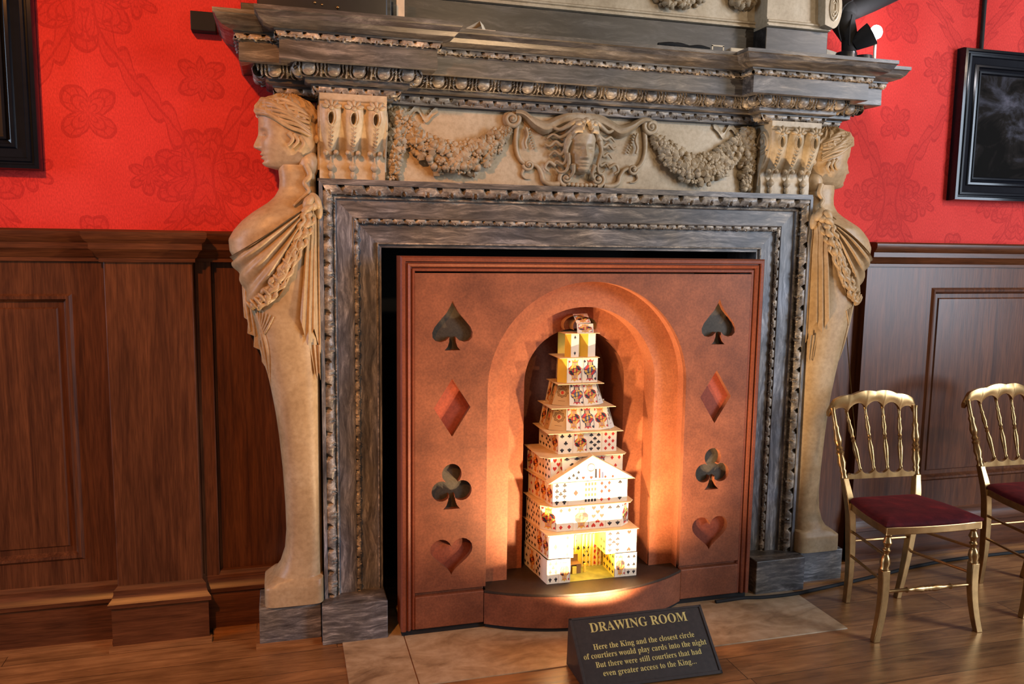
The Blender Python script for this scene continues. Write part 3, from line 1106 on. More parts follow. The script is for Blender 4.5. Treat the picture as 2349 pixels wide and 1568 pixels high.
def body_front(x, z):
    """y of the near side of the body at (x, z)"""
    xo, xi, hw = interp(XO, z), interp(XI, z), interp(HWD, z)
    q = abs((x - (xo + xi) / 2) / ((xo - xi) / 2))
    if q >= 1:
        return YC
    return YC - hw * (1 - q ** 2.6) ** (1 / 2.6)


def herm(s, label):
    root = thing("term_statue", label, "statue", (s * 1.20, -0.13, 0))
    W = lambda x, y, z: (s * (1.088 + x), y, z)
    mb = MB()
    x0 = .019
    xs = sorted((s * 1.107, s * 1.344)); mb.box(xs[0], xs[1], -.240, 0, 0.0, .163)
    put("plinth_block", mb, M['marble_b'], root, smooth=0, bevel=.004)
    mb = MB(); xs = sorted((s * 1.107, s * 1.358)); mb.box(xs[0], xs[1], -.258, 0, 0, .016)
    put("floor_strip", mb, M['strip'], root, smooth=0)
    # one continuous carved body from foot block to neck
    mb = MB(); rings = []
    zs = [.163, .199] + [.200 + i * .006 for i in range(14)] + [.30 + .02 * i for i in range(60)] + [1.50 + .008 * i for i in range(49)]
    for z in zs:
        zz = max(.2, z)
        xo, xi, hw = interp(XO, zz), interp(XI, zz), interp(HWD, zz); r = []
        ex = 2.0 / (2.6 if z > .26 else 7)
        for i in range(64):
            th = 2 * PI * i / 64; c, sn = math.cos(th), math.sin(th)
            r.append(W((xo + xi) / 2 + (xo - xi) / 2 * math.copysign(abs(c) ** ex, c), YC + hw * math.copysign(abs(sn) ** ex, sn), z))
        rings.append(r)
    mb.loft(rings)
    hd = MB()
    head_mesh(hd, lambda f, l, z: W(f - .004 + .002, YC + l * 1.05, 1.866 + z))
    mb.add(hd.v, hd.f)
    body = put("body", mb, M['statue'], root, smooth=60)
    # hair: waved locks swept back from the brow, bun and a trailing lock
    h = MB()
    rr = random.Random(7)
    cap = []
    for j in range(26):
        zf = j / 25; z = .165 + .114 * zf
        ff, fb, w = interp(HF, z), interp(HB, z), interp(HW, z); r = []
        for i in range(64):
            th = 2 * PI * i / 64; c, sn = math.cos(th), math.sin(th)
            f = (ff + fb) / 2 + (ff - fb) / 2 * c; l = w * sn
            k = .010 + .006 * math.sin(26 * th + 9 * zf + 3 * math.sin(6 * zf))
            lim = smooth01(.165, .185, z - .045 * max(0, (c - .35)))
            k *= lim
            if lim < .02:
                k = -.006
            r.append(W(f + k * c, YC + (l + k * sn) * 1.05, 1.866 + z + k * .3))
        cap.append(r)
    h.loft(cap)
    for sy in (-1, 1):
        for q in range(9):
            t = q / 8
            pts = []
            for k in range(7):
                u = k / 6
                f = lerp(.222 - .02 * t, .035, u); z = lerp(.205 + .055 * t, .120 + .10 * t, u ** 1.2)
                zz = min(.272, max(.05, z)); ff, fb, w = interp(HF, zz), interp(HB, zz), interp(HW, zz)
                cc = (f - (ff + fb) / 2) / ((ff - fb) / 2); cc = max(-.96, min(.96, cc))
                l = w * math.sqrt(1 - cc * cc)
                pts.append(W(f, YC + sy * (l + .008 + .003 * math.sin(u * 9 + q)) * 1.05, 1.866 + z + .006 * math.sin(u * 8 + q * 1.3)))
            h.tube(spline(pts, 4), [.0105 * (1 - .35 * i / 24) for i in range(25)], 7)
        # short curls before the ear, one loose lock on the neck
        for q, (fx, zt) in enumerate(((.092, .125), (.070, .115), (.110, .13))):
            pts = [W(fx, YC + sy * .080, 1.866 + zt), W(fx - .014, YC + sy * .086, 1.866 + zt - .022), W(fx + .004, YC + sy * .082, 1.866 + zt - .046)]
            h.tube(spline(pts, 6), [.011 * (1 - .6 * i / 12) for i in range(13)], 7)
        pts = [W(.050, YC + sy * .062, 1.885), W(.036, YC + sy * .068, 1.845), W(.056, YC + sy * .070, 1.815), W(.040, YC + sy * .078, 1.785), W(.070, YC + sy * .098, 1.755), W(.098, YC + sy * .118, 1.728)]
        h.tube(spline(pts, 6), [.0125 - .008 * i / 30 for i in range(31)], 7)
    h.blob(W(.040, YC, 1.893), (.042, .060, .062), None, 0, (20, 14))
    h.blob(W(.010, YC, 1.866 + .150), (.040, .055, .050), None, 0, (20, 14))
    for q in range(9):
        a = q * 2 * PI / 9
        h.blob(W(.0 + .018 * math.cos(a), YC - .05 * math.sin(a), 1.866 + .150 + .035 * math.cos(a * 2)), (.018, .02, .018))
    put("hair", h, M['statue'], body, smooth=60)
    # cloth: fan of folds from the shoulder knot across the breast
    for sy in (-1, 1):
        d = MB()
        kx, kz = .030, 1.735
        ends = [(.235, 1.585), (.282, 1.556), (.318, 1.535), (.318, 1.512), (.300, 1.480), (.284, 1.440), (.268, 1.390), (.252, 1.352), (.205, 1.350), (.160, 1.385), (.125, 1.440)]
        NA, NR = 80, 26; rows = []
        for a in range(NA + 1):
            t = a / NA * (len(ends) - 1); i = min(len(ends) - 2, int(t)); ex, ez = vl(ends[i], ends[i + 1], t - i); r = []
            for b in range(NR + 1):
                u = b / NR
                x = lerp(kx, ex, u); z = lerp(kz, ez, u) - .030 * math.sin(u * PI) * (a / NA - .2)
                xo = interp(XO, z); xx = min(x, xo - .002)
                y = body_front(xx, z)
                fold = (.5 + .5 * math.sin(a / NA * 2 * PI * 6.5 + 1.2 * math.sin(u * 3))) ** .7
                th = .005 + .023 * fold * (.45 + .55 * math.sin(min(1, u * 1.15) * PI * .85))
                nx = smooth01(.6, 1.0, x / xo)
                yy = y - th * (1 - .6 * nx)
                r.append(W(x + th * .7 * nx, yy if sy < 0 else 2 * YC - yy, z))
            rows.append(r)
        d.grid(rows)
        # rolled hem running down from the knot to the waist
        hem = spline([(.040, 1.700), (.062, 1.630), (.100, 1.545), (.150, 1.455), (.205, 1.385), (.250, 1.352)], 12)
        pts = []
        for p in hem:
            y = body_front(p[0], p[1]) - .020 if False else None
        hp = [(p.x, p.y) for p in [Vector((q[0], q[1])) for q in hem]]
        for off, rad in ((0, .013), (.016, .010), (-.014, .009)):
            P = []
            for k, (hx, hz) in enumerate(hp):
                wv = .006 * math.sin(k * .9 + off * 300)
                y = body_front(hx + off, hz) - .014 - .4 * abs(wv)
                P.append(W(hx + off + wv, y if sy < 0 else 2 * YC - y, hz + off * .6))
            d.tube(P, [rad * (1 + .25 * math.sin(k * 1.1 + off * 200)) for k in range(len(P))], 7)
        for k in range(0, len(hp), 4):
            hx, hz = hp[k]
            y = body_front(hx, hz) - .018
            R = Matrix.Rotation(s * .7, 3, 'Y')
            d.blob(W(hx + .012, y if sy < 0 else 2 * YC - y, hz), (.008, .012, .024), R)
        # knot on the shoulder
        for (bx, bz, ra, rb, an) in ((.018, 1.748, .020, .034, .5), (.045, 1.742, .018, .030, -.5), (.006, 1.720, .016, .040, .1), (.050, 1.715, .014, .028, -.9), (.028, 1.728, .018, .018, 0)):
            y = body_front(bx + .01, 1.70) - .012
            d.blob(W(bx, y if sy < 0 else 2 * YC - y, bz), (ra, .022, rb), Matrix.Rotation(s * an, 3, 'Y'), 0, (12, 8))
        # straight fluted fall below the knot with a stepped hem
        NX, NZ = 40, 46; rows = []
        for b in range(NZ + 1):
            v = b / NZ; r = []
            for a in range(NX + 1):
                u = a / NX
                hemz = 1.160 + .085 * (1 - abs(1 - 2 * ((u * 1.5) % 1.0))) + .10 * u * .6
                z = lerp(1.715, hemz, v)
                x = lerp(.004, lerp(.040, .082, v ** .8), u)
                y = body_front(max(.012, x), max(1.2, z)) - .008 - .014 * (.5 + .5 * math.sin(u * 2 * PI * 3.5 + .6)) * (.6 + .4 * v)
                r.append(W(x, y if sy < 0 else 2 * YC - y, z))
            rows.append(r)
        d.grid(rows)
        # small hanging tail of the cloth
        rows = []
        for b in range(13):
            v = b / 12; r = []
            for a in range(13):
                u = a / 12
                x = lerp(.008, .030 + .018 * (1 - v), u); z = lerp(1.20, 1.06 + .03 * abs(math.sin(u * 5)), v)
                y = body_front(.03, z) - .006 - .008 * (.5 + .5 * math.sin(u * 14))
                r.append(W(x, y if sy < 0 else 2 * YC - y, z))
            rows.append(r)
        d.grid(rows)
        # fan of shallow folds running down the shaft from the waist
        for q in range(7):
            t = q / 6
            a0 = (.250 - .012 * q, 1.350 - .006 * q); a1 = (.205 + .012 * q - .01 * t, 1.20 - .012 * q); a2 = (.193 + .004 * q, 1.02 + .02 * q)
            P = []
            for (hx, hz) in [tuple(p)[:2] for p in spline([a0 + (0,), a1 + (0,), a2 + (0,)], 9)]:
                hx = min(hx, interp(XO, hz) - .004)
                y = body_front(hx, hz) - .001
                P.append(W(hx, y if sy < 0 else 2 * YC - y, hz))
            d.tube(P, [.0085 * math.sin(PI * (.12 + .86 * i / (len(P) - 1))) for i in range(len(P))], 6)
        put("drapery", d, M['statue'], body, smooth=60, recalc=False)
    # cloth falling behind, its stepped edge showing past the shaft
    d = MB()
    edge = [(.02, 1.60), (.300, 1.55), (.297, 1.46), (.294, 1.36), (.291, 1.295), (.276, 1.285), (.280, 1.232), (.255, 1.222), (.258, 1.178), (.232, 1.165), (.228, 1.118), (.205, 1.08), (.15, 1.06), (.02, 1.06)]
    d.prism(edge, lambda u, v, w: W(u, w, v), -.092, -.030)
    for q in range(4):
        d.tube([W(.285 - .016 * q, -.090, 1.50), W(.282 - .016 * q, -.094, 1.36), W(.268 - .018 * q, -.090, 1.24 - .02 * q)], [.006, .010, .005], 6)
    put("drapery", d, M['statue'], body, smooth=30, bevel=.004)
    # plain slab joining the figure to the chimney breast
    mb = MB(); xs = sorted((s * 1.097, s * 1.125)); mb.box(xs[0], xs[1], -.115, 0, .163, 2.125)
    put("backing_slab", mb, M['statue'], root, smooth=0)


herm(-1, "draped marble term figure in full profile between the oak pilaster and the fireplace")
herm(1, "draped marble term figure between the fireplace and the gilt chairs")


# ---------------------------------------------------------------- overmantel
om = thing("overmantel", "cream carved panel on a dark grey marble base standing on the mantel", "overmantel", (0, -0.05, 2.392))
mb = MB()
mb.box(-.84, .84, -.10, 0, 2.392, 2.560)
for s in (-1, 1):
    xs = sorted((s * .812, s * 1.124)); mb.box(xs[0], xs[1], -.200, 0, 2.392, 2.548)
    xs = sorted((s * 1.124, s * 1.365)); mb.box(xs[0], xs[1], -.030, 0, 2.392, 2.500)
put("base_block", mb, M['marble_d'], om, smooth=0, bevel=.003)
mb = MB()


def rib_frame(mb, x0, x1, yf, z0, h):
    prof = [(yf, 0), (yf - .016, .002), (yf - .016, .008), (yf - .006, .011), (yf - .006, .016), (yf - .014, .020), (yf - .014, .026), (yf - .003, .032), (yf - .003, h), (yf, h)]
    mb.add([(x0, y, z0 + z) for y, z in prof] + [(x1, y, z0 + z) for y, z in prof], [(i, i + 1, i + 1 + len(prof), i + len(prof)) for i in range(len(prof) - 1)] + [tuple(range(len(prof))), tuple(range(len(prof), 2 * len(prof)))])


mb.box(-.84, .84, -.100, 0, 2.560, 3.15); rib_frame(mb, -.82, .82, -.100, 2.560, .045)
for s in (-1, 1):
    xs = sorted((s * .812, s * 1.124)); mb.box(xs[0], xs[1], -.200, 0, 2.548, 3.15); rib_frame(mb, xs[0], xs[1], -.200, 2.548, .040)
    xs = sorted((s * 1.124, s * 1.30)); mb.prism([(xs[0], 2.500), (xs[1], 2.500), (xs[1], 2.512), (xs[0], 2.545)] if s > 0 else [(xs[0], 2.500), (xs[1], 2.500), (xs[1], 2.545), (xs[0], 2.512)], lambda u, v, w: (u, w, v), -.030, 0)
fr = put("panel_frame", mb, M['cream'], om, smooth=30)
for s in (-1, 1):
    mb = MB()
    ear = [(s * (1.060 + .0), 2.76)] + [(s * (1.112 + .040 * math.cos(a)), 2.640 + .088 * math.sin(a)) for a in [PI / 2 - k * PI / 16 for k in range(17)]] + [(s * 1.070, 2.565), (s * 1.066, 2.66)]
    mb.prism(ear, lambda u, v, w: (u, w, v), -.250, -.10)
    for r in (.030, .020, .011):
        mb.tube([(s * (1.112 + r * .7 * math.cos(a)), -.252, 2.640 + r * 1.8 * math.sin(a)) for a in [k * 2 * PI / 20 for k in range(21)]], .004, 6)
    put("scroll_ear", mb, M['cream'], om, smooth=40, bevel=.006)
for cx, cz, r in ((0.425, 2.660, .085), (-.010, 2.665, .060), (0.735, 2.668, .042), (-.43, 2.66, .08)):
    mb = MB()
    for k in range(70):
        a = rng.uniform(PI, 2 * PI) if k < 54 else rng.uniform(0, PI); q = r * math.sqrt(rng.random())
        rr_ = rng.uniform(.009, .018)
        c_ = (cx + 1.35 * q * math.cos(a), -.108 - rng.random() * .025, cz + .55 * q * math.sin(a))
        if k % 3 == 0:
            leaf(mb, Vector((c_[0], 0, c_[2])), rr_ * 2.6, rng.uniform(0, 6.3), c_[1] - .012)
        else:
            mb.blob(c_, rr_, None, 0, (8, 6))
    put("fruit_garland", mb, M['carving'], om, smooth=60)

# ---------------------------------------------------------------- things lying on the mantel
Zm = 2.392
mb = MB()
mb.add([(-.556, -.33, Zm + .004), (-.500, -.345, Zm + .034), (-.482, -.325, Zm + .002), (-.530, -.28, Zm + .006), (-.475, -.30, Zm + .032), (-.455, -.29, Zm + .002)],
       [(0, 1, 4, 3), (1, 2, 5, 4)])
mb.box(-.552, -.440, -.352, -.285, Zm, Zm + .0025)
tag(put("folded_card", mb, M['white_paper'], smooth=0), "small folded cream card propped on the mantel's edge", "card")
mb = MB(); mb.box(-.794, -.763, -.210, -.203, Zm, 2.56)
tag(put("white_strip", mb, M['white_paper'], smooth=0, bevel=.001), "upright pale strip leaning on the dark overmantel base", "strip")
mb = MB()
mb.tube(spline([(.24, -.33, Zm + .008), (.30, -.335, Zm + .014), (.36, -.33, Zm + .006), (.42, -.335, Zm + .012), (.47, -.33, Zm + .006)], 6), .008, 6)
mb.tube(spline([(.26, -.32, Zm + .006), (.33, -.325, Zm + .018), (.40, -.32, Zm + .008), (.46, -.32, Zm + .008)], 6), .007, 6)
tag(put("coiled_cable", mb, M['black'], smooth=60), "short run of black cable lying along the mantel top", "cable")
mb = MB(); mb.box(.476, .482, -.34, -.335, Zm, Zm + .022); mb.box(.526, .532, -.34, -.335, Zm, Zm + .022); mb.box(.476, .532, -.34, -.335, Zm + .018, Zm + .024)
tag(put("wire_clip", mb, M['white_paper'], smooth=0), "tiny pale bracket on the mantel beside the cable", "bracket")
mb = MB(); mb.box(.560, .705, -.345, -.30, Zm, Zm + .018)
tag(put("cable_trunking", mb, M['white_paper'], smooth=0, bevel=.003), "pale plastic trunking piece lying on the mantel next to the raised end", "trunking")
# black equipment standing near the cropped end of the mantel
t = thing("transformer_box", "dark glossy box on the mantel near the cropped picture", "box", (-1.12, -.2, Zm))
mb = MB(); mb.box(-1.30, -.84, -.31, -.205, Zm, 2.53); put("housing", mb, M['black_gloss'], t, smooth=0, bevel=.006)
for q_, r_ in (((-1.10, -.312, Zm + .055), .005), ((-1.075, -.312, Zm + .050), .004), ((-1.02, -.313, Zm + .045), .006)):
    mb = MB(); mb.blob(q_, r_); put("screw", mb, M['gold'], t, smooth=60)
t = thing("speaker_box", "small black box fixed to the wall beside the cornice end", "box", (-1.49, -.03, 2.41))
mb = MB(); mb.box(-1.545, -1.455, -.055, 0, 2.378, 2.448); put("housing", mb, M['black'], t, smooth=0, bevel=.003)

# spotlight with its arm on the far end of the mantel
t = thing("spotlight", "black articulated spotlight with a glaring bulb on the mantel's end", "lamp", (1.25, -.2, Zm))
mb = MB(); mb.lathe([(.048, 0), (.050, .05), (.045, .075), (.020, .085)], (1.225, -.20, Zm), (0, 0, 1), 20); put("base", mb, M['black_gloss'], t)
mb = MB(); mb.lathe([(.042, 0), (.046, .03), (.040, .06)], (1.290, -.23, Zm), (0, 0, 1), 18); put("transformer", mb, M['black_gloss'], t)
mb = MB()
mb.tube([(1.245, -.19, 2.46), (1.255, -.18, 2.53), (1.225, -.165, 2.60), (1.240, -.15, 2.665)], [.030, .036, .052, .050], 14)
mb.blob((1.236, -.15, 2.655), (.058, .058, .058), None, 0, (20, 14))
mb.tube([(1.236, -.15, 2.655), (1.40, -.12, 2.725), (1.62, -.09, 2.83)], [.050, .048, .048], 14)
put("arm", mb, M['black'], t)
mb = MB()
mb.tube(spline([(1.20, -.19, 2.52), (1.175, -.20, 2.58), (1.195, -.20, 2.66), (1.25, -.19, 2.70)], 6), .004, 6)
mb.tube(spline([(1.23, -.21, 2.50), (1.22, -.22, 2.57), (1.235, -.21, 2.63)], 6), .004, 6)
put("flex", mb, M['black'], t)
mb = MB(); mb.tube([(1.262, -.20, 2.505), (1.292, -.225, 2.530), (1.318, -.245, 2.548)], [.028, .044, .052], 18); put("lamp_housing", mb, M['black'], t)
mb = MB(); mb.blob((1.331, -.256, 2.553), (.030, .020, .030), None, 0, (20, 14)); put("bulb", mb, M['bulb'], t, label="glaring white bulb")
bl = bpy.data.lights.new("bulb_light", 'POINT'); bl.energy = 4; bl.color = (1, .95, 1); bl.shadow_soft_size = .03
blo = bpy.data.objects.new("bulb_light", bl); COL.objects.link(blo); blo.location = (1.352, -.300, 2.562)
mb = MB(); mb.tube([(1.334, -.25, 2.52), (1.336, -.25, Zm)], .006, 8); put("post", mb, M['white_paper'], t)

# ---------------------------------------------------------------- the display board in the fireplace
dp = thing("display_board", "russet board with cut-out card suits around an arched niche, filling the fireplace", "display", (0, -0.30, 0.03))
YP = -.298


def arch(hw, zs, z0, n=40, rev=False):
    p = [(-hw, z0)] + [(-hw * math.cos(PI * k / n), zs + hw * math.sin(PI * k / n)) for k in range(n + 1)] + [(hw, z0)]
    return p[::-1] if rev else p


def heart(n=26):
    p = []
    for k in range(n):
        t = 2 * PI * k / n
        p.append((.0325 * 1.85 * math.sin(t) ** 3 / 1.0 * .5 * 2.7 / 1.0, .0325 * (13 * math.cos(t) - 5 * math.cos(2 * t) - 2 * math.cos(3 * t) - math.cos(4 * t)) / 7.2))
    return p


def norm(poly, w, h):
    xs = [q[0] for q in poly]; ys = [q[1] for q in poly]
    cx, cy = (min(xs) + max(xs)) / 2, (min(ys) + max(ys)) / 2
    return [((x - cx) / (max(xs) - min(xs)) * w, (y - cy) / (max(ys) - min(ys)) * h) for x, y in poly]


def sh_heart():
    return [(16 * math.sin(t) ** 3, 13 * math.cos(t) - 5 * math.cos(2 * t) - 2 * math.cos(3 * t) - math.cos(4 * t)) for t in [2 * PI * k / 40 for k in range(40)]]


def sh_diamond():
    return [(0, 1), (.5, 0), (0, -1), (-.5, 0)]


def sh_spade():
    L = [(0, 1.0), (.10, .78), (.28, .50), (.55, .22), (.80, -.06), (.90, -.28), (.88, -.48), (.74, -.62), (.52, -.66), (.30, -.60), (.14, -.46), (.15, -.66), (.22, -.86), (.36, -1.0)]
    return L + [(-x, y) for x, y in L[::-1][:-1]]


def sh_club():
    def arc(cx, cy, r, a0, a1, n):
        return [(cx + r * math.cos(math.radians(a0 + (a1 - a0) * k / n)), cy + r * math.sin(math.radians(a0 + (a1 - a0) * k / n))) for k in range(n + 1)]
    R = arc(0, .55, .44, 90, -52, 12) + arc(.46, -.18, .44, 98, -140, 16) + [(.13, -.32), (.16, -.60), (.24, -.82), (.38, -.98)]
    return R + [(-x, y) for x, y in R[::-1]][:-1]


SUITS = [('spade', 1.274, .163, .198, 'suit_grey'), ('diamond', .944, .150, .236, 'suit_red'), ('club', .620, .164, .188, 'suit_grey'), ('heart', .324, .176, .154, 'suit_heart')]
SHP = {'spade': sh_spade, 'diamond': sh_diamond, 'club': sh_club, 'heart': sh_heart}
AW, AZ = .443, 1.004
outline = [(-.738, .185), (-.738, 1.480), (.738, 1.480), (.738, .185), (AW, .185)] + arch(AW, AZ, .185, 40, True)[1:-1] + [(-AW, .185)]
holes = []
for s in (-1, 1):
    for nm, zc, w, h, mt in SUITS:
        holes.append([(s * .588 + x, zc + y) for x, y in norm(SHP[nm](), w, h)])
TH = .026
curve_plate("front_panel", [outline] + holes, TH, Matrix.Translation((0, YP + TH / 2, 0)) @ Matrix.Rotation(PI / 2, 4, 'X'), M['panel'], dp)
for s in (-1, 1):
    for nm, zc, w, h, mt in SUITS:
        mb = MB(); mb.box(s * .588 - w / 2 - .012, s * .588 + w / 2 + .012, YP + TH, YP + TH + .004, zc - h / 2 - .012, zc + h / 2 + .012)
        put(nm + "_recess", mb, M[mt], dp, smooth=0, label=("dark grey" if 'grey' in mt else "red") + " recessed " + nm)
# lower rails under the suits
for s in (-1, 1):
    mb = MB(); xs = sorted((s * .738, s * .450)); mb.box(xs[0], xs[1], YP - .004, YP + .03, .030, .168); mb.box(xs[0], xs[1], YP + .012, YP + .03, .168, .186)
    put("lower_rail", mb, M['panel'], dp, smooth=0, bevel=.004)
mb = MB(); mb.box(-.79, .79, YP + .01, YP + .04, .0, .03)
put("shadow_gap_foot", mb, M['black'], dp, smooth=0)  # black piece standing in for the shaded gap under the board
# stepped moulding framing the board
mb = MB()
FP = [(0.0, .10), (0.0, -.006), (.006, -.012), (.018, -.012), (.021, -.002), (.026, -.002), (.029, -.010), (.038, -.006), (.041, .004), (.046, .006), (.048, .000), (.056, .000), (.060, .012)]
for (d0, y0), (d1, y1) in zip(FP, FP[1:]):
    def lp(d, y):
        return [(-.795 + d, YP + y, .030), (-.795 + d, YP + y, 1.545 - d), (.795 - d, YP + y, 1.545 - d), (.795 - d, YP + y, .030)]
    A, B = lp(d0, y0), lp(d1, y1)
    for k in range(3):
        mb.add([A[k], A[k + 1], B[k + 1], B[k]], [(0, 1, 2, 3)])
put("frame_moulding", mb, M['panel_frame'], dp, smooth=30, recalc=False)
# niche: first reveal, step with a smaller arch, deep second reveal, back
mb = MB(); YS, YB, A2, Z2 = -.222, .130, .331, 1.006
o1, o2 = arch(AW, AZ, .10, 48), arch(AW, AZ, .10, 48)
mb.grid([[(x, YP + TH + .0002, z) for x, z in o1], [(x, YS, z) for x, z in o1]])
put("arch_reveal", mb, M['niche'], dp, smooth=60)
curve_plate("arch_step", [[(-.50, .10), (-.50, 1.50), (.50, 1.50), (.50, .10), (A2, .10)] + arch(A2, Z2, .10, 40, True)[1:-1] + [(-A2, .10)]], .012,
            Matrix.Translation((0, YS + .006, 0)) @ Matrix.Rotation(PI / 2, 4, 'X'), M['niche'], dp)
YS2, A3, Z3 = -.112, .233, 1.002
mb = MB(); o1 = arch(A2, Z2, .10, 48)
mb.grid([[(x, YS + .0122, z) for x, z in o1], [(x, YS2, z) for x, z in o1]])
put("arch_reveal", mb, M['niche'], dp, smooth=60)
curve_plate("arch_step", [[(-.40, .10), (-.40, 1.42), (.40, 1.42), (.40, .10), (A3, .10)] + arch(A3, Z3, .10, 40, True)[1:-1] + [(-A3, .10)]], .012,
            Matrix.Translation((0, YS2 + .006, 0)) @ Matrix.Rotation(PI / 2, 4, 'X'), M['niche'], dp)
mb = MB(); o1 = arch(A3, Z3, .10, 48)
mb.grid([[(x, YS2 + .0122, z) for x, z in o1], [(x, YB, z) for x, z in o1]])
mb.prism([(-.30, .10), (-.30, 1.35), (.30, 1.35), (.30, .10)], lambda u, v, w: (u, w, v), YB, YB + .015)
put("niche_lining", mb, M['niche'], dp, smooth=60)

# half-round plinth under the tower
pl = thing("half_round_plinth", "low bow-fronted russet plinth under the card tower, its top nearly black", "plinth", (0, -.3, .03))
mb = MB(); R_, CY = .84, .406
arcp = [(R_ * math.sin(a), CY - R_ * math.cos(a)) for a in [lerp(-.565, .565, k / 40) for k in range(41)]]
mb.grid([[(x, y, .024) for x, y in arcp], [(x, y, .160) for x, y in arcp]])
put("curved_front", mb, M['panel'], pl, smooth=60)
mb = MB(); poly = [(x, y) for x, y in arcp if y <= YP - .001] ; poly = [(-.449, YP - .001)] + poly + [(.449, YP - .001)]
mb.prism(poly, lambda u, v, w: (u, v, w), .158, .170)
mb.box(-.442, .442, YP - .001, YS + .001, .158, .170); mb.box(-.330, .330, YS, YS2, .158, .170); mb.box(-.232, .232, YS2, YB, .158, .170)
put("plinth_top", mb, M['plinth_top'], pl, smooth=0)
mb = MB(); mb.grid([[(x * .985, y + .012, .0) for x, y in arcp], [(x * .985, y + .012, .026) for x, y in arcp]])
put("shadow_gap_foot", mb, M['black'], pl, smooth=60)  # black colour gives the shadow line below the curved front

# ---------------------------------------------------------------- playing cards
CW, CH, CT = .070, .105, .0008


def poly_at(mb, poly, mi, lay=1):
    y = -CT / 2 - .00025 * lay
    mb.add([(x, y, z) for x, z in poly], [tuple(range(len(poly)))], mi)


def pip(mb, suit, cx, cz, s, flip=False):
    pts = norm(SHP[suit](), s * (.80 if suit == 'diamond' else .95), s)
    if suit == 'heart':
        pts = pts[::2]
    poly_at(mb, [(cx + x, cz + (-y if flip else y)) for x, y in pts], 1 if suit in ('heart', 'diamond') else 2)


def card_base(mi=0):
    mb = MB(); mb.box(-CW / 2, CW / 2, -CT / 2, CT / 2, 0, CH, mi)
    return mb


CMATS = [M['card'], M['pip_red'], M['pip_black'], M['ink_yellow'], M['ink_blue'], M['ink_skin'], M['card_tan'], M['card_blue'], M['ink_brown'], M['card_yellow']]
ROWS = {1: [(0, .5)], 2: [(0, .85), (0, .15)], 3: [(0, .85), (0, .5), (0, .15)], 4: [(-1, .84), (1, .84), (-1, .16), (1, .16)],
        5: [(-1, .84), (1, .84), (0, .5), (-1, .16), (1, .16)], 6: [(a, b) for a in (-1, 1) for b in (.84, .5, .16)],
        7: [(a, b) for a in (-1, 1) for b in (.84, .5, .16)] + [(0, .67)], 8: [(a, b) for a in (-1, 1) for b in (.84, .5, .16)] + [(0, .67), (0, .33)],
        9: [(a, b) for a in (-1, 1) for b in (.86, .62, .38, .14)] + [(0, .5)], 10: [(a, b) for a in (-1, 1) for b in (.86, .62, .38, .14)] + [(0, .74), (0, .26)]}


def pip_card(suit, n, base=0):
    mb = card_base(base)
    for a, b in ROWS[n]:
        pip(mb, suit, a * CW * .25, b * CH, .0195 if n > 1 else .028, b < .5)
    return mb.mesh("playing_card_face", CMATS, 0, False)


def court_card(red, seed):
    mb = card_base(); r = random.Random(seed); w, h = CW * .40, CH * .5
    c1, c2 = (1, 3) if red else (4, 1)
    for half in (1, -1):
        def T(x, z):
            return (half * x * CW, CH * .5 + half * z * CH)
        def P(pts, mi, lay):
            poly_at(mb, [T(x, z) for x, z in pts], mi, lay)
        P([(-.40, 0), (.40, 0), (.40, .10), (.24, .20), (-.24, .20), (-.40, .10)], c1, 1)
        P([(-.40, 0), (-.18, 0), (-.05, .20), (-.20, .19)], c2, 2)
        P([(.40, 0), (.22, 0), (.05, .20), (.20, .19)], 2 if red else 3, 2)
        P([(-.06, 0), (.06, 0), (.05, .19), (-.05, .19)], 3, 3)
        P([(-.38, .02), (-.30, .02), (.34, .12), (.34, .16)], 2, 4)
        P([(-.12, .20), (.12, .20), (.13, .31), (.08, .34), (-.08, .34), (-.13, .31)], 5, 2)
        P([(-.20, .20), (-.12, .19), (-.12, .33), (-.18, .31)], 3 if red else 2, 3)
        P([(.20, .20), (.12, .19), (.12, .33), (.18, .31)], 3 if red else 2, 3)
        P([(-.18, .33), (.18, .33), (.24, .43), (.11, .37), (0, .45), (-.11, .37), (-.24, .43)], 1 if not red else 3, 4)
        P([(-.18, .325), (.18, .325), (.18, .345), (-.18, .345)], c1, 5)
        P([(-.05, .27), (-.02, .27), (-.02, .285), (-.05, .285)], 2, 5); P([(.05, .27), (.02, .27), (.02, .285), (.05, .285)], 2, 5)
        P([(-.03, .225), (.03, .225), (.03, .235), (-.03, .235)], 1, 5)
        P([(-.44, .02 + .1 * r.random()), (-.41, .02), (-.41, .40), (-.44, .44)], 4, 2)
        x, z = T(-.36, .36)
        pip(mb, r.choice(('heart', 'diamond') if red else ('spade', 'club')), x, z, .012, half < 0)
    return mb.mesh("court_card_face", CMATS, 0, False)


def back_card(base):
    mb = card_base(base)
    for rr, mi in ((.022, 8), (.0185, base), (.0165, 8), (.013, base)):
        poly_at(mb, [(rr * (1 + .10 * math.cos(8 * a)) * math.cos(a), CH * .56 + rr * (1 + .10 * math.cos(8 * a)) * math.sin(a)) for a in [2 * PI * k / 40 for k in range(40)]], mi, (1 if rr == .022 else 2 if rr == .0185 else 3 if rr == .0165 else 4))
    poly_at(mb, [(.006 * math.cos(a), CH * .56 + .008 * math.sin(a)) for a in [2 * PI * k / 16 for k in range(16)]], 1 if base == 6 else 8, 5)
    for x0 in (-.012, .004):
        poly_at(mb, [(x0, CH * .80), (x0 + .008, CH * .80), (x0 + .004, CH * .86)], 8, 1)
    poly_at(mb, [(-.014, CH * .19), (.014, CH * .19), (.014, CH * .205), (-.014, CH * .205)], 8, 1)
    return mb.mesh("card_back", CMATS, 0, False)


def blank_card(base):
    return card_base(base).mesh("blank_card", CMATS, 0, False)


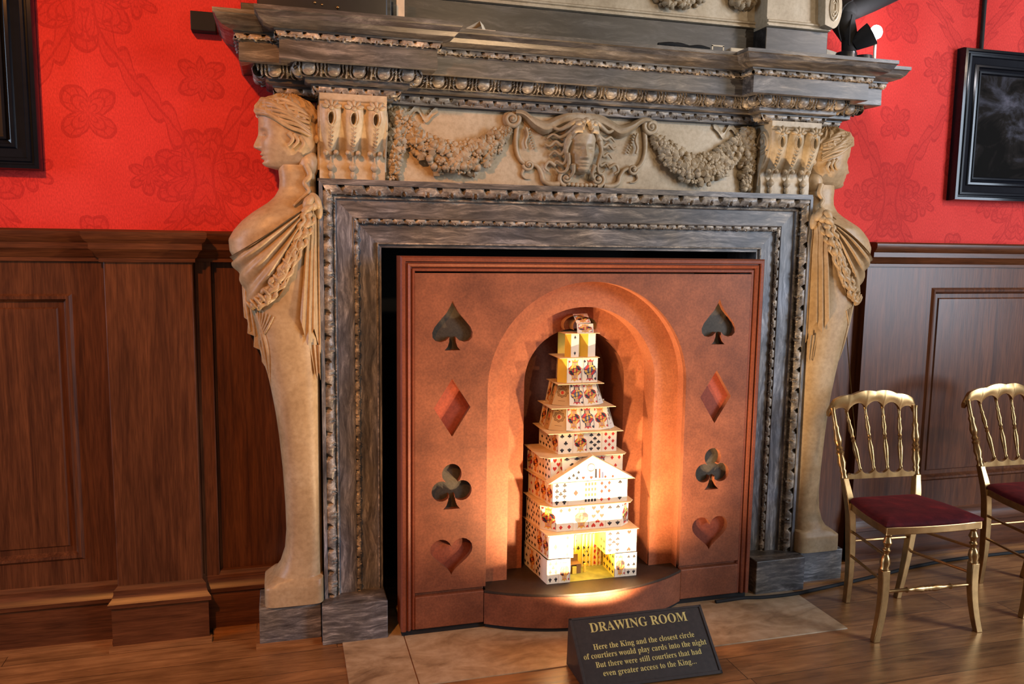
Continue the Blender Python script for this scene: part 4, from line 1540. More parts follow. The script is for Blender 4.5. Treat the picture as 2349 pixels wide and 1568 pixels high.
def window_card():
    mb = card_base()
    for r in range(4):
        for q in range(4):
            x = -.022 + q * .0145; z = .016 + r * .024
            poly_at(mb, [(x - .0045, z - .0065), (x + .0045, z - .0065), (x + .0045, z + .0065), (x - .0045, z + .0065)], 2 if r == 0 else 8)
    return mb.mesh("window_card", CMATS, 0, False)


CARD = {}
for su in ('heart', 'diamond', 'club', 'spade'):
    for n in (1, 2, 3, 4, 5, 6, 7, 8, 9, 10):
        CARD[su[0] + str(n)] = (su, n)
CK = {}


def card_data(k):
    if k not in CK:
        if k in CARD:
            CK[k] = pip_card(*CARD[k])
        elif k[0] == 'y' and k[1:] in CARD:
            CK[k] = pip_card(*CARD[k[1:]], 9)
        elif k == 'yb':
            CK[k] = blank_card(9)
        elif k == 'bt':
            CK[k] = back_card(6)
        elif k == 'bb':
            CK[k] = back_card(7)
        elif k == 'win':
            CK[k] = window_card()
        elif k == 'wb':
            CK[k] = blank_card(0)
        else:
            CK[k] = court_card(k[0] == 'R', int(k[1:]))
    return CK[k]


tower = thing("card_tower", "brightly lit pagoda built of playing cards, nine storeys high, in the niche", "card house", (0.025, -0.108, 0.170))
TL = tower.location


def card_obj(kind, tier, base, xdir, zdir, w, h):
    """one card with its lower edge centred at base (world), xdir along its width, zdir up its face"""
    X, Z = Vector(xdir).normalized(), Vector(zdir).normalized(); Y = Z.cross(X).normalized()
    o = bpy.data.objects.new("playing_card", card_data(kind)); COL.objects.link(o); o.parent = tier
    b = Vector(base) - TL; X = X * (w / CW); Z = Z * (h / CH)
    o.matrix_local = Matrix(((X.x, Y.x, Z.x, b.x), (X.y, Y.y, Z.y, b.y), (X.z, Y.z, Z.z, b.z), (0, 0, 0, 1)))
    return o


jit = random.Random(11)


def wall(tier, p0, p1, q0, q1, kinds):
    """cards side by side on the quad p0-p1 (foot, viewed from outside left to right) to q0-q1 (head)"""
    n = len(kinds); p0, p1, q0, q1 = map(Vector, (p0, p1, q0, q1))
    for i, k in enumerate(kinds):
        t = (i + .5) / n
        b, h = p0.lerp(p1, t), q0.lerp(q1, t)
        xd = (p1 - p0).normalized(); nrm = xd.cross(Vector((0, 0, 1))).normalized()
        b = b + nrm * (.0012 * (i % 2) + jit.uniform(0, .0006)); h = h + nrm * (.0012 * (i % 2))
        lean = h - b
        # cards of a tapering face stand upright on their own axis
        wd = (p1 - p0).length / n
        card_obj(k, tier, b, xd, lean - xd * lean.dot(xd) * .0, wd * 1.01, lean.length)


def storey(z0, eave, eave_z, zj=0.0):
    """eave: plan polygon of the sheet of cards this storey carries on top"""
    mb = MB()
    mb.prism([(x - TL.x, y - TL.y) for x, y in eave], lambda u, v, w: (u, v, w), eave_z - TL.z, eave_z + .0022 - TL.z)
    return put("storey", mb, M['card_edge'], tower, smooth=0, local=True)


def rect(x0, x1, y0, y1, c=0.0, r=None):
    if c:
        return [(x0 + c, y0), (x1 - c, y0), (x1, y0 + c), (x1, y1), (x0, y1), (x0, y0 + c)]
    return [(x0, y0), (x1, y0), (x1, y1), (x0, y1)]


def box_walls(t, x0, x1, y0, y1, z0, z1, front, left, right, back=('c5', 'h9', 'R3', 's8'), xl=None):
    xl = x0 if xl is None else xl
    if front:
        wall(t, (x0, y0, z0), (x1, y0, z0), (x0, y0, z1), (x1, y0, z1), front)
    if left:
        wall(t, (xl, y1, z0), (x0, y0, z0), (xl, y1, z1), (x0, y0, z1), left)
    if right:
        wall(t, (x1, y0, z0), (x1, y1, z0), (x1, y0, z1), (x1, y1, z1), right)
    if back:
        wall(t, (x1, y1, z0), (xl, y1, z0), (x1, y1, z1), (xl, y1, z1), back)


# storey one: doorway between two porch blocks, lit room behind
t1 = storey(.17, [(-.180, -.317), (.234, -.317), (.234, -.125), (.230, -.115), (.230, -.050), (-.214, -.050)], .3815)
z0, z1, z2 = .1705, .2755, .381
wall(t1, (-.178, -.311, z0), (-.076, -.311, z0), (-.178, -.311, z1), (-.076, -.311, z1), ['c7', 'R21'])
wall(t1, (.129, -.311, z0), (.230, -.311, z0), (.129, -.311, z1), (.230, -.311, z1), ['R22', 's6'])
box_walls(t1, -.178, .2305, -.311, -.065, z0, z1, None, ['s5', 'R23', 'c8', 'wb'], ['d6', 's8', 'B4', 'h7'], ['c5', 'h9', 'R3', 's8', 'd4', 'c2'], -.207)
wall(t1, (-.168, -.305, z1), (-.062, -.305, z1), (-.168, -.305, z2), (-.062, -.305, z2), ['d1', 'd3'])
wall(t1, (.088, -.305, z1), (.229, -.305, z1), (.088, -.305, z2), (.229, -.305, z2), ['s9', 'h2'])
box_walls(t1, -.170, .229, -.305, -.068, z1, z2, None, ['s10', 's7', 'R24', 'R25'], ['d6', 's8', 'B4', 'h7'], ['c5', 'h9', 'R3', 's8', 'd4', 'c2'], -.203)
# inside the room
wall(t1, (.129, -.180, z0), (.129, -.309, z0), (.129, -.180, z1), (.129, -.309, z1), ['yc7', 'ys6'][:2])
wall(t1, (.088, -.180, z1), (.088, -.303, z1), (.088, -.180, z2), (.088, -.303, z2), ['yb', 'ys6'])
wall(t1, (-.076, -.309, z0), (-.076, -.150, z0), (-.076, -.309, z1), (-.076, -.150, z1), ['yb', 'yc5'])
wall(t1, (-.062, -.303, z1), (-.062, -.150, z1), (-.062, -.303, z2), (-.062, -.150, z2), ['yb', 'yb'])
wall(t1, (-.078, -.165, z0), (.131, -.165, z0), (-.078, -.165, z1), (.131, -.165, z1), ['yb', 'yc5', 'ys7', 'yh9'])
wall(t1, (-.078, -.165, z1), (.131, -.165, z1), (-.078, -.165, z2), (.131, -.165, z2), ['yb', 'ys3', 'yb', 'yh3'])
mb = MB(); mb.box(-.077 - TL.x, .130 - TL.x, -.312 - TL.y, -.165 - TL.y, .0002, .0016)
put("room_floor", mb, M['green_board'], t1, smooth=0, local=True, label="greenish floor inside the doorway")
mb = MB()
for (a, b, c, d, e, f) in ((-.062, .002, -.235, -.195, .040, .044), (-.062, -.040, -.235, -.197, .002, .040), (-.018, .002, -.235, -.197, .002, .040), (-.062, .0, -.199, -.195, .002, .075)):
    mb.box(a - TL.x, b - TL.x, c - TL.y, d - TL.y, e, f)
put("card_desk", mb, M['ink_brown'], t1, smooth=0, local=True)
mb = MB(); mb.box(-.038 - TL.x, -.020 - TL.x, -.240 - TL.y, -.232 - TL.y, .002, .034); mb.box(.018 - TL.x, .028 - TL.x, -.232 - TL.y, -.224 - TL.y, .002, .040)
put("card_stool", mb, M['card_yellow'], t1, smooth=0, local=True)
mb = MB()
for q in range(4):
    mb.box(-.058 + q * .018 - TL.x, -.055 + q * .018 - TL.x, -.172 - TL.y, -.168 - TL.y, .075, .150)
for q in range(6):
    mb.box(.030 + q * .017 - TL.x, .033 + q * .017 - TL.x, -.176 - TL.y, -.170 - TL.y, .002, .150)
put("card_column", mb, M['card'], t1, smooth=0, local=True)
# storey two, with canted corners
t2 = storey(.384, [(-.142, -.294), (.200, -.294), (.226, -.262), (.228, -.050), (-.212, -.050), (-.196, -.245)], .4935)
z0, z1 = .3845, .493
wall(t2, (-.129, -.278, z0), (.168, -.278, z0), (-.129, -.278, z1), (.168, -.278, z1), ['d4', 'R31', 'h8', 's4'])
wall(t2, (-.186, -.225, z0), (-.129, -.278, z0), (-.186, -.225, z1), (-.129, -.278, z1), ['R32'])
wall(t2, (.168, -.278, z0), (.214, -.242, z0), (.168, -.278, z1), (.214, -.242, z1), ['B33'])
wall(t2, (-.200, -.070, z0), (-.186, -.225, z0), (-.200, -.070, z1), (-.186, -.225, z1), ['c5', 's8', 's7'])
wall(t2, (.214, -.242, z0), (.214, -.070, z0), (.214, -.242, z1), (.214, -.070, z1), ['d5', 's8', 'R6', 'c4'])
wall(t2, (.214, -.070, z0), (-.200, -.070, z0), (.214, -.070, z1), (-.200, -.070, z1), ['c5', 'h9', 'R3', 's8', 'd4', 'c2'])
# storey three
t3 = storey(.496, [(-.172, -.296), (.212, -.296), (.212, -.040), (-.210, -.040)], .6005)
box_walls(t3, -.147, .191, -.276, -.060, .4965, .600, ['c9', 'd1', 'win', 'd7', 's2'], ['d5', 'R41', 'R42', 'R43'], ['d6', 's8', 'B4', 'h7', 'c5'], xl=-.190)
# gable over storey three
mb = MB()
gx0, gx1, gxm, gz0, gz1 = -.172, .207, .016, .606, .712
def T_(p):
    return tuple(a - b for a, b in zip(p, TL))
for (xa, za, xb, zb) in ((gx0 - .006, gz0 - .004, gxm, gz1 + .002), (gxm, gz1 + .002, gx1 + .006, gz0 - .004)):
    mb.add([T_((xa, -.306, za)), T_((xb, -.306, zb)), T_((xb, -.262, zb + .004)), T_((xa, -.262, za + .004)), T_((xa, -.306, za + .002)), T_((xb, -.306, zb + .002)), T_((xb, -.262, zb + .006)), T_((xa, -.262, za + .006))],
           [(0, 1, 2, 3), (4, 5, 6, 7), (0, 1, 5, 4), (3, 2, 6, 7), (0, 3, 7, 4), (1, 2, 6, 5)])
put("gable_roof", mb, M['card_edge'], t3, smooth=0, local=True)
mb = MB()
mb.add([T_((gx0, -.300, gz0)), T_((gx1, -.300, gz0)), T_((gxm, -.300, gz1)), T_((gx0, -.299, gz0)), T_((gx1, -.299, gz0)), T_((gxm, -.299, gz1))], [(0, 1, 2), (3, 5, 4)], 0)
for su, xx, zz, s_ in (('club', -.085, .622, .014), ('club', -.050, .620, .014), ('club', -.066, .632, .014), ('heart', -.022, .618, .014), ('heart', .014, .617, .014), ('club', -.044, .645, .013), ('diamond', .078, .618, .013), ('diamond', .112, .618, .013)):
    pts = norm(SHP[su](), s_ * .95, s_)
    mb.add([T_((xx + a, -.3006, zz + b)) for a, b in pts], [tuple(range(len(pts)))], 1 if su in ('heart', 'diamond') else 2)
for (a, b, mi) in (((.030, .616), (.040, .655), 2), ((.048, .614), (.056, .655), 1), ((.060, .614), (.070, .640), 4)):
    mb.add([T_((a[0], -.3006, a[1])), T_((b[0], -.3006, a[1])), T_((b[0] - .002, -.3006, b[1])), T_((a[0], -.3006, b[1]))], [(0, 1, 2, 3)], mi)
rim = [(.012 + .016 * math.cos(a), .662 + .016 * math.sin(a)) for a in [2 * PI * k / 24 for k in range(25)]]
mb.tube([T_((x, -.3008, z)) for x, z in rim], .0008, 5, 8)
put("gable", mb, CMATS, t3, smooth=0, local=True)
# storeys four and five
t4 = storey(.604, [(-.176, -.290), (.168, -.290), (.184, -.270), (.184, -.040), (-.206, -.040), (-.206, -.262)], .7085)
box_walls(t4, -.156, .169, -.268, -.055, .6035, .708, ['h8', 'R51', 'c6', 'B52', 'd5'], ['B53', 'R54', 's6', 's7'], ['d6', 's8', 'B4', 'h7', 'c5'], xl=-.196)
wall(t4, (-.110, -.286, .640), (-.020, -.286, .640), (-.110, -.270, .707), (-.020, -.270, .707), ['c5'])
t5 = storey(.7115, rect(-.168, .172, -.262, -.035), .8035)
box_walls(t5, -.115, .150, -.238, -.055, .7115, .803, ['c5', 'R61', 's8', 'd8'], ['s5', 's8', 'R63'], ['d6', 's8', 'B4', 'h7'], xl=-.142)
# storeys six and seven: leaning cards on an eight-sided plan
def lean_storey(t, z0, z1, xa, xb, dx, y0, y1, yb, cant, front, bl, br):
    """front foot xa..xb at y0, head inset dx at y1; canted corner cards either side"""
    f0, f1, h0, h1 = (xa, y0, z0), (xb, y0, z0), (xa + dx, y1, z1), (xb - dx, y1, z1)
    wall(t, f0, f1, h0, h1, front)
    a0, b0 = (xa - cant[0], y0 + cant[1], z0), (xa - cant[0] + dx * 1.1, y1 + cant[1], z1)
    c0, d0 = (xb + cant[0] * .58, y0 + cant[1], z0), (xb + cant[0] * .58 - dx * 1.1, y1 + cant[1], z1)
    wall(t, a0, f0, b0, h0, [bl]); wall(t, f1, c0, h1, d0, [br])
    wall(t, (a0[0], yb, z0), a0, (b0[0], yb - (y1 - y0), z1), b0, ['R71', 'bt']); wall(t, c0, (c0[0], yb, z0), d0, (d0[0], yb - (y1 - y0), z1), ['bb', 'bt'])
    wall(t, (c0[0], yb, z0), (a0[0], yb, z0), (d0[0], yb - (y1 - y0), z1), (b0[0], yb - (y1 - y0), z1), ['R72', 'bt', 'R73'])


t6 = storey(.8065, rect(-.150, .143, -.240, -.045), .9065)
lean_storey(t6, .8065, .906, -.076, .122, .022, -.226, -.200, -.055, (.066, .040), ['R74', 'B75', 'R76'], 'bt', 'bb')
t7 = storey(.9095, rect(-.112, .100, -.206, -.050), 1.0035)
lean_storey(t7, .9095, 1.003, -.054, .080, .022, -.198, -.172, -.060, (.064, .040), ['B77', 'R78'], 'bt', 'bb')
t8 = storey(1.0065, rect(-.102, .082, -.192, -.040), 1.1145)
box_walls(t8, -.060, .078, -.176, -.035, 1.0065, 1.1135, ['R81', 'B82'], ['h3', 'R83'], ['R84', 's3'], ['c4', 'R3'])
wall(t8, (-.096, -.150, 1.0065), (-.062, -.176, 1.0065), (-.090, -.150, 1.1135), (-.062, -.176, 1.1135), ['yb'])
# open top storey of folded cards and a hooped roof
t9 = storey(1.117, rect(-.078, .080, -.190, -.03), 1.2195)
for (xa, xm, xb) in ((-.064, -.044, -.007), (.004, .034, .069)):
    wall(t9, (xa, -.150, 1.117), (xm, -.172, 1.117), (xa, -.150, 1.219), (xm, -.172, 1.219), ['yb'])
    wall(t9, (xm, -.172, 1.117), (xb, -.168, 1.117), (xm, -.172, 1.219), (xb, -.168, 1.219), ['s2' if xa < 0 else 'wb'])
for (xa, xb) in ((-.060, -.010), (.010, .064)):
    wall(t9, (xb, -.045, 1.117), (xa, -.045, 1.117), (xb, -.045, 1.219), (xa, -.045, 1.219), ['yb'])
mb = MB()
def hoop(cx, y0, y1, rx, rz, zb):
    n = 20; rows = []
    for k in range(n + 1):
        a = lerp(-.45, PI + .45, k / n)
        rows.append([T_((cx + rx * math.cos(a), y0, zb + rz * .42 + rz * .58 * math.sin(a))), T_((cx + rx * math.cos(a), y1, zb + rz * .42 + rz * .58 * math.sin(a)))])
    mb.grid(rows); mb.grid([[tuple(Vector(p) * 1.0 + Vector((0, 0, .0006))) for p in r] for r in rows])
hoop(-.012, -.150, -.075, .060, .072, 1.2225); hoop(.020, -.165, -.090, .054, .066, 1.2225)
put("hooped_roof", mb, M['card_tan'], t9, smooth=60, local=True)
wall(t9, (-.022, -.186, 1.222), (.052, -.186, 1.222), (-.018, -.176, 1.262), (.050, -.176, 1.262), ['R91'])
wall(t9, (-.022, -.172, 1.264), (.044, -.172, 1.264), (-.026, -.130, 1.300), (.040, -.130, 1.300), ['R92'])
# the little lamp lighting the room of storey one
ll = bpy.data.lights.new("room_lamp", 'POINT'); ll.energy = 0.55; ll.color = (1.0, 0.80, 0.28); ll.shadow_soft_size = .008
lo_ = bpy.data.objects.new("room_lamp", ll); COL.objects.link(lo_); lo_.location = (.04, -.245, .345)


# ---------------------------------------------------------------- the sign on the hearth
sg = thing("sign", "dark brown wedge sign lettered DRAWING ROOM in cream, standing on the hearth", "sign", (.07, -.77, .004))
FLc, FRc, TLc = Vector((-.190, -.862, .002)), Vector((.338, -.872, .002)), Vector((-.195, -.669, .1816))
du = (FRc - FLc).normalized(); dv = (TLc - FLc); dv = (dv - du * dv.dot(du)).normalized(); dn = du.cross(dv).normalized()
if dn.y > 0:
    dn = -dn


def sp(u, v, h=0.0):
    return tuple(FLc + du * u + dv * v + dn * h)


SU0, SU1, SVT = -.022, .528, .268
mb = MB()
p = [sp(SU0, 0), sp(SU1, 0), sp(SU1, SVT), sp(SU0, SVT)]
back = [(p[0][0], p[3][1] + .004, .002), (p[1][0], p[2][1] + .004, .002), tuple(Vector(p[2]) + Vector((0, .004, 0))), tuple(Vector(p[3]) + Vector((0, .004, 0)))]
mb.add(p + back, [(0, 1, 2, 3), (4, 5, 6, 7), (0, 1, 5, 4), (3, 2, 6, 7), (0, 3, 7, 4), (1, 2, 6, 5)])
put("wedge_body", mb, M['sign'], sg, smooth=0, bevel=.002)
mb = MB()
for a, b, c, d in ((SU0, SU0 + .010, 0, SVT), (SU1 - .010, SU1, 0, SVT), (SU0, SU1, 0, .012), (SU0, SU1, SVT - .008, SVT)):
    q = [sp(a, c), sp(b, c), sp(b, d), sp(a, d)]; r = [sp(a, c, .004), sp(b, c, .004), sp(b, d, .004), sp(a, d, .004)]
    mb.add(q + r, [(0, 1, 2, 3), (4, 5, 6, 7), (0, 1, 5, 4), (1, 2, 6, 5), (2, 3, 7, 6), (3, 0, 4, 7)])
put("raised_border", mb, M['sign'], sg, smooth=0, bevel=.001)
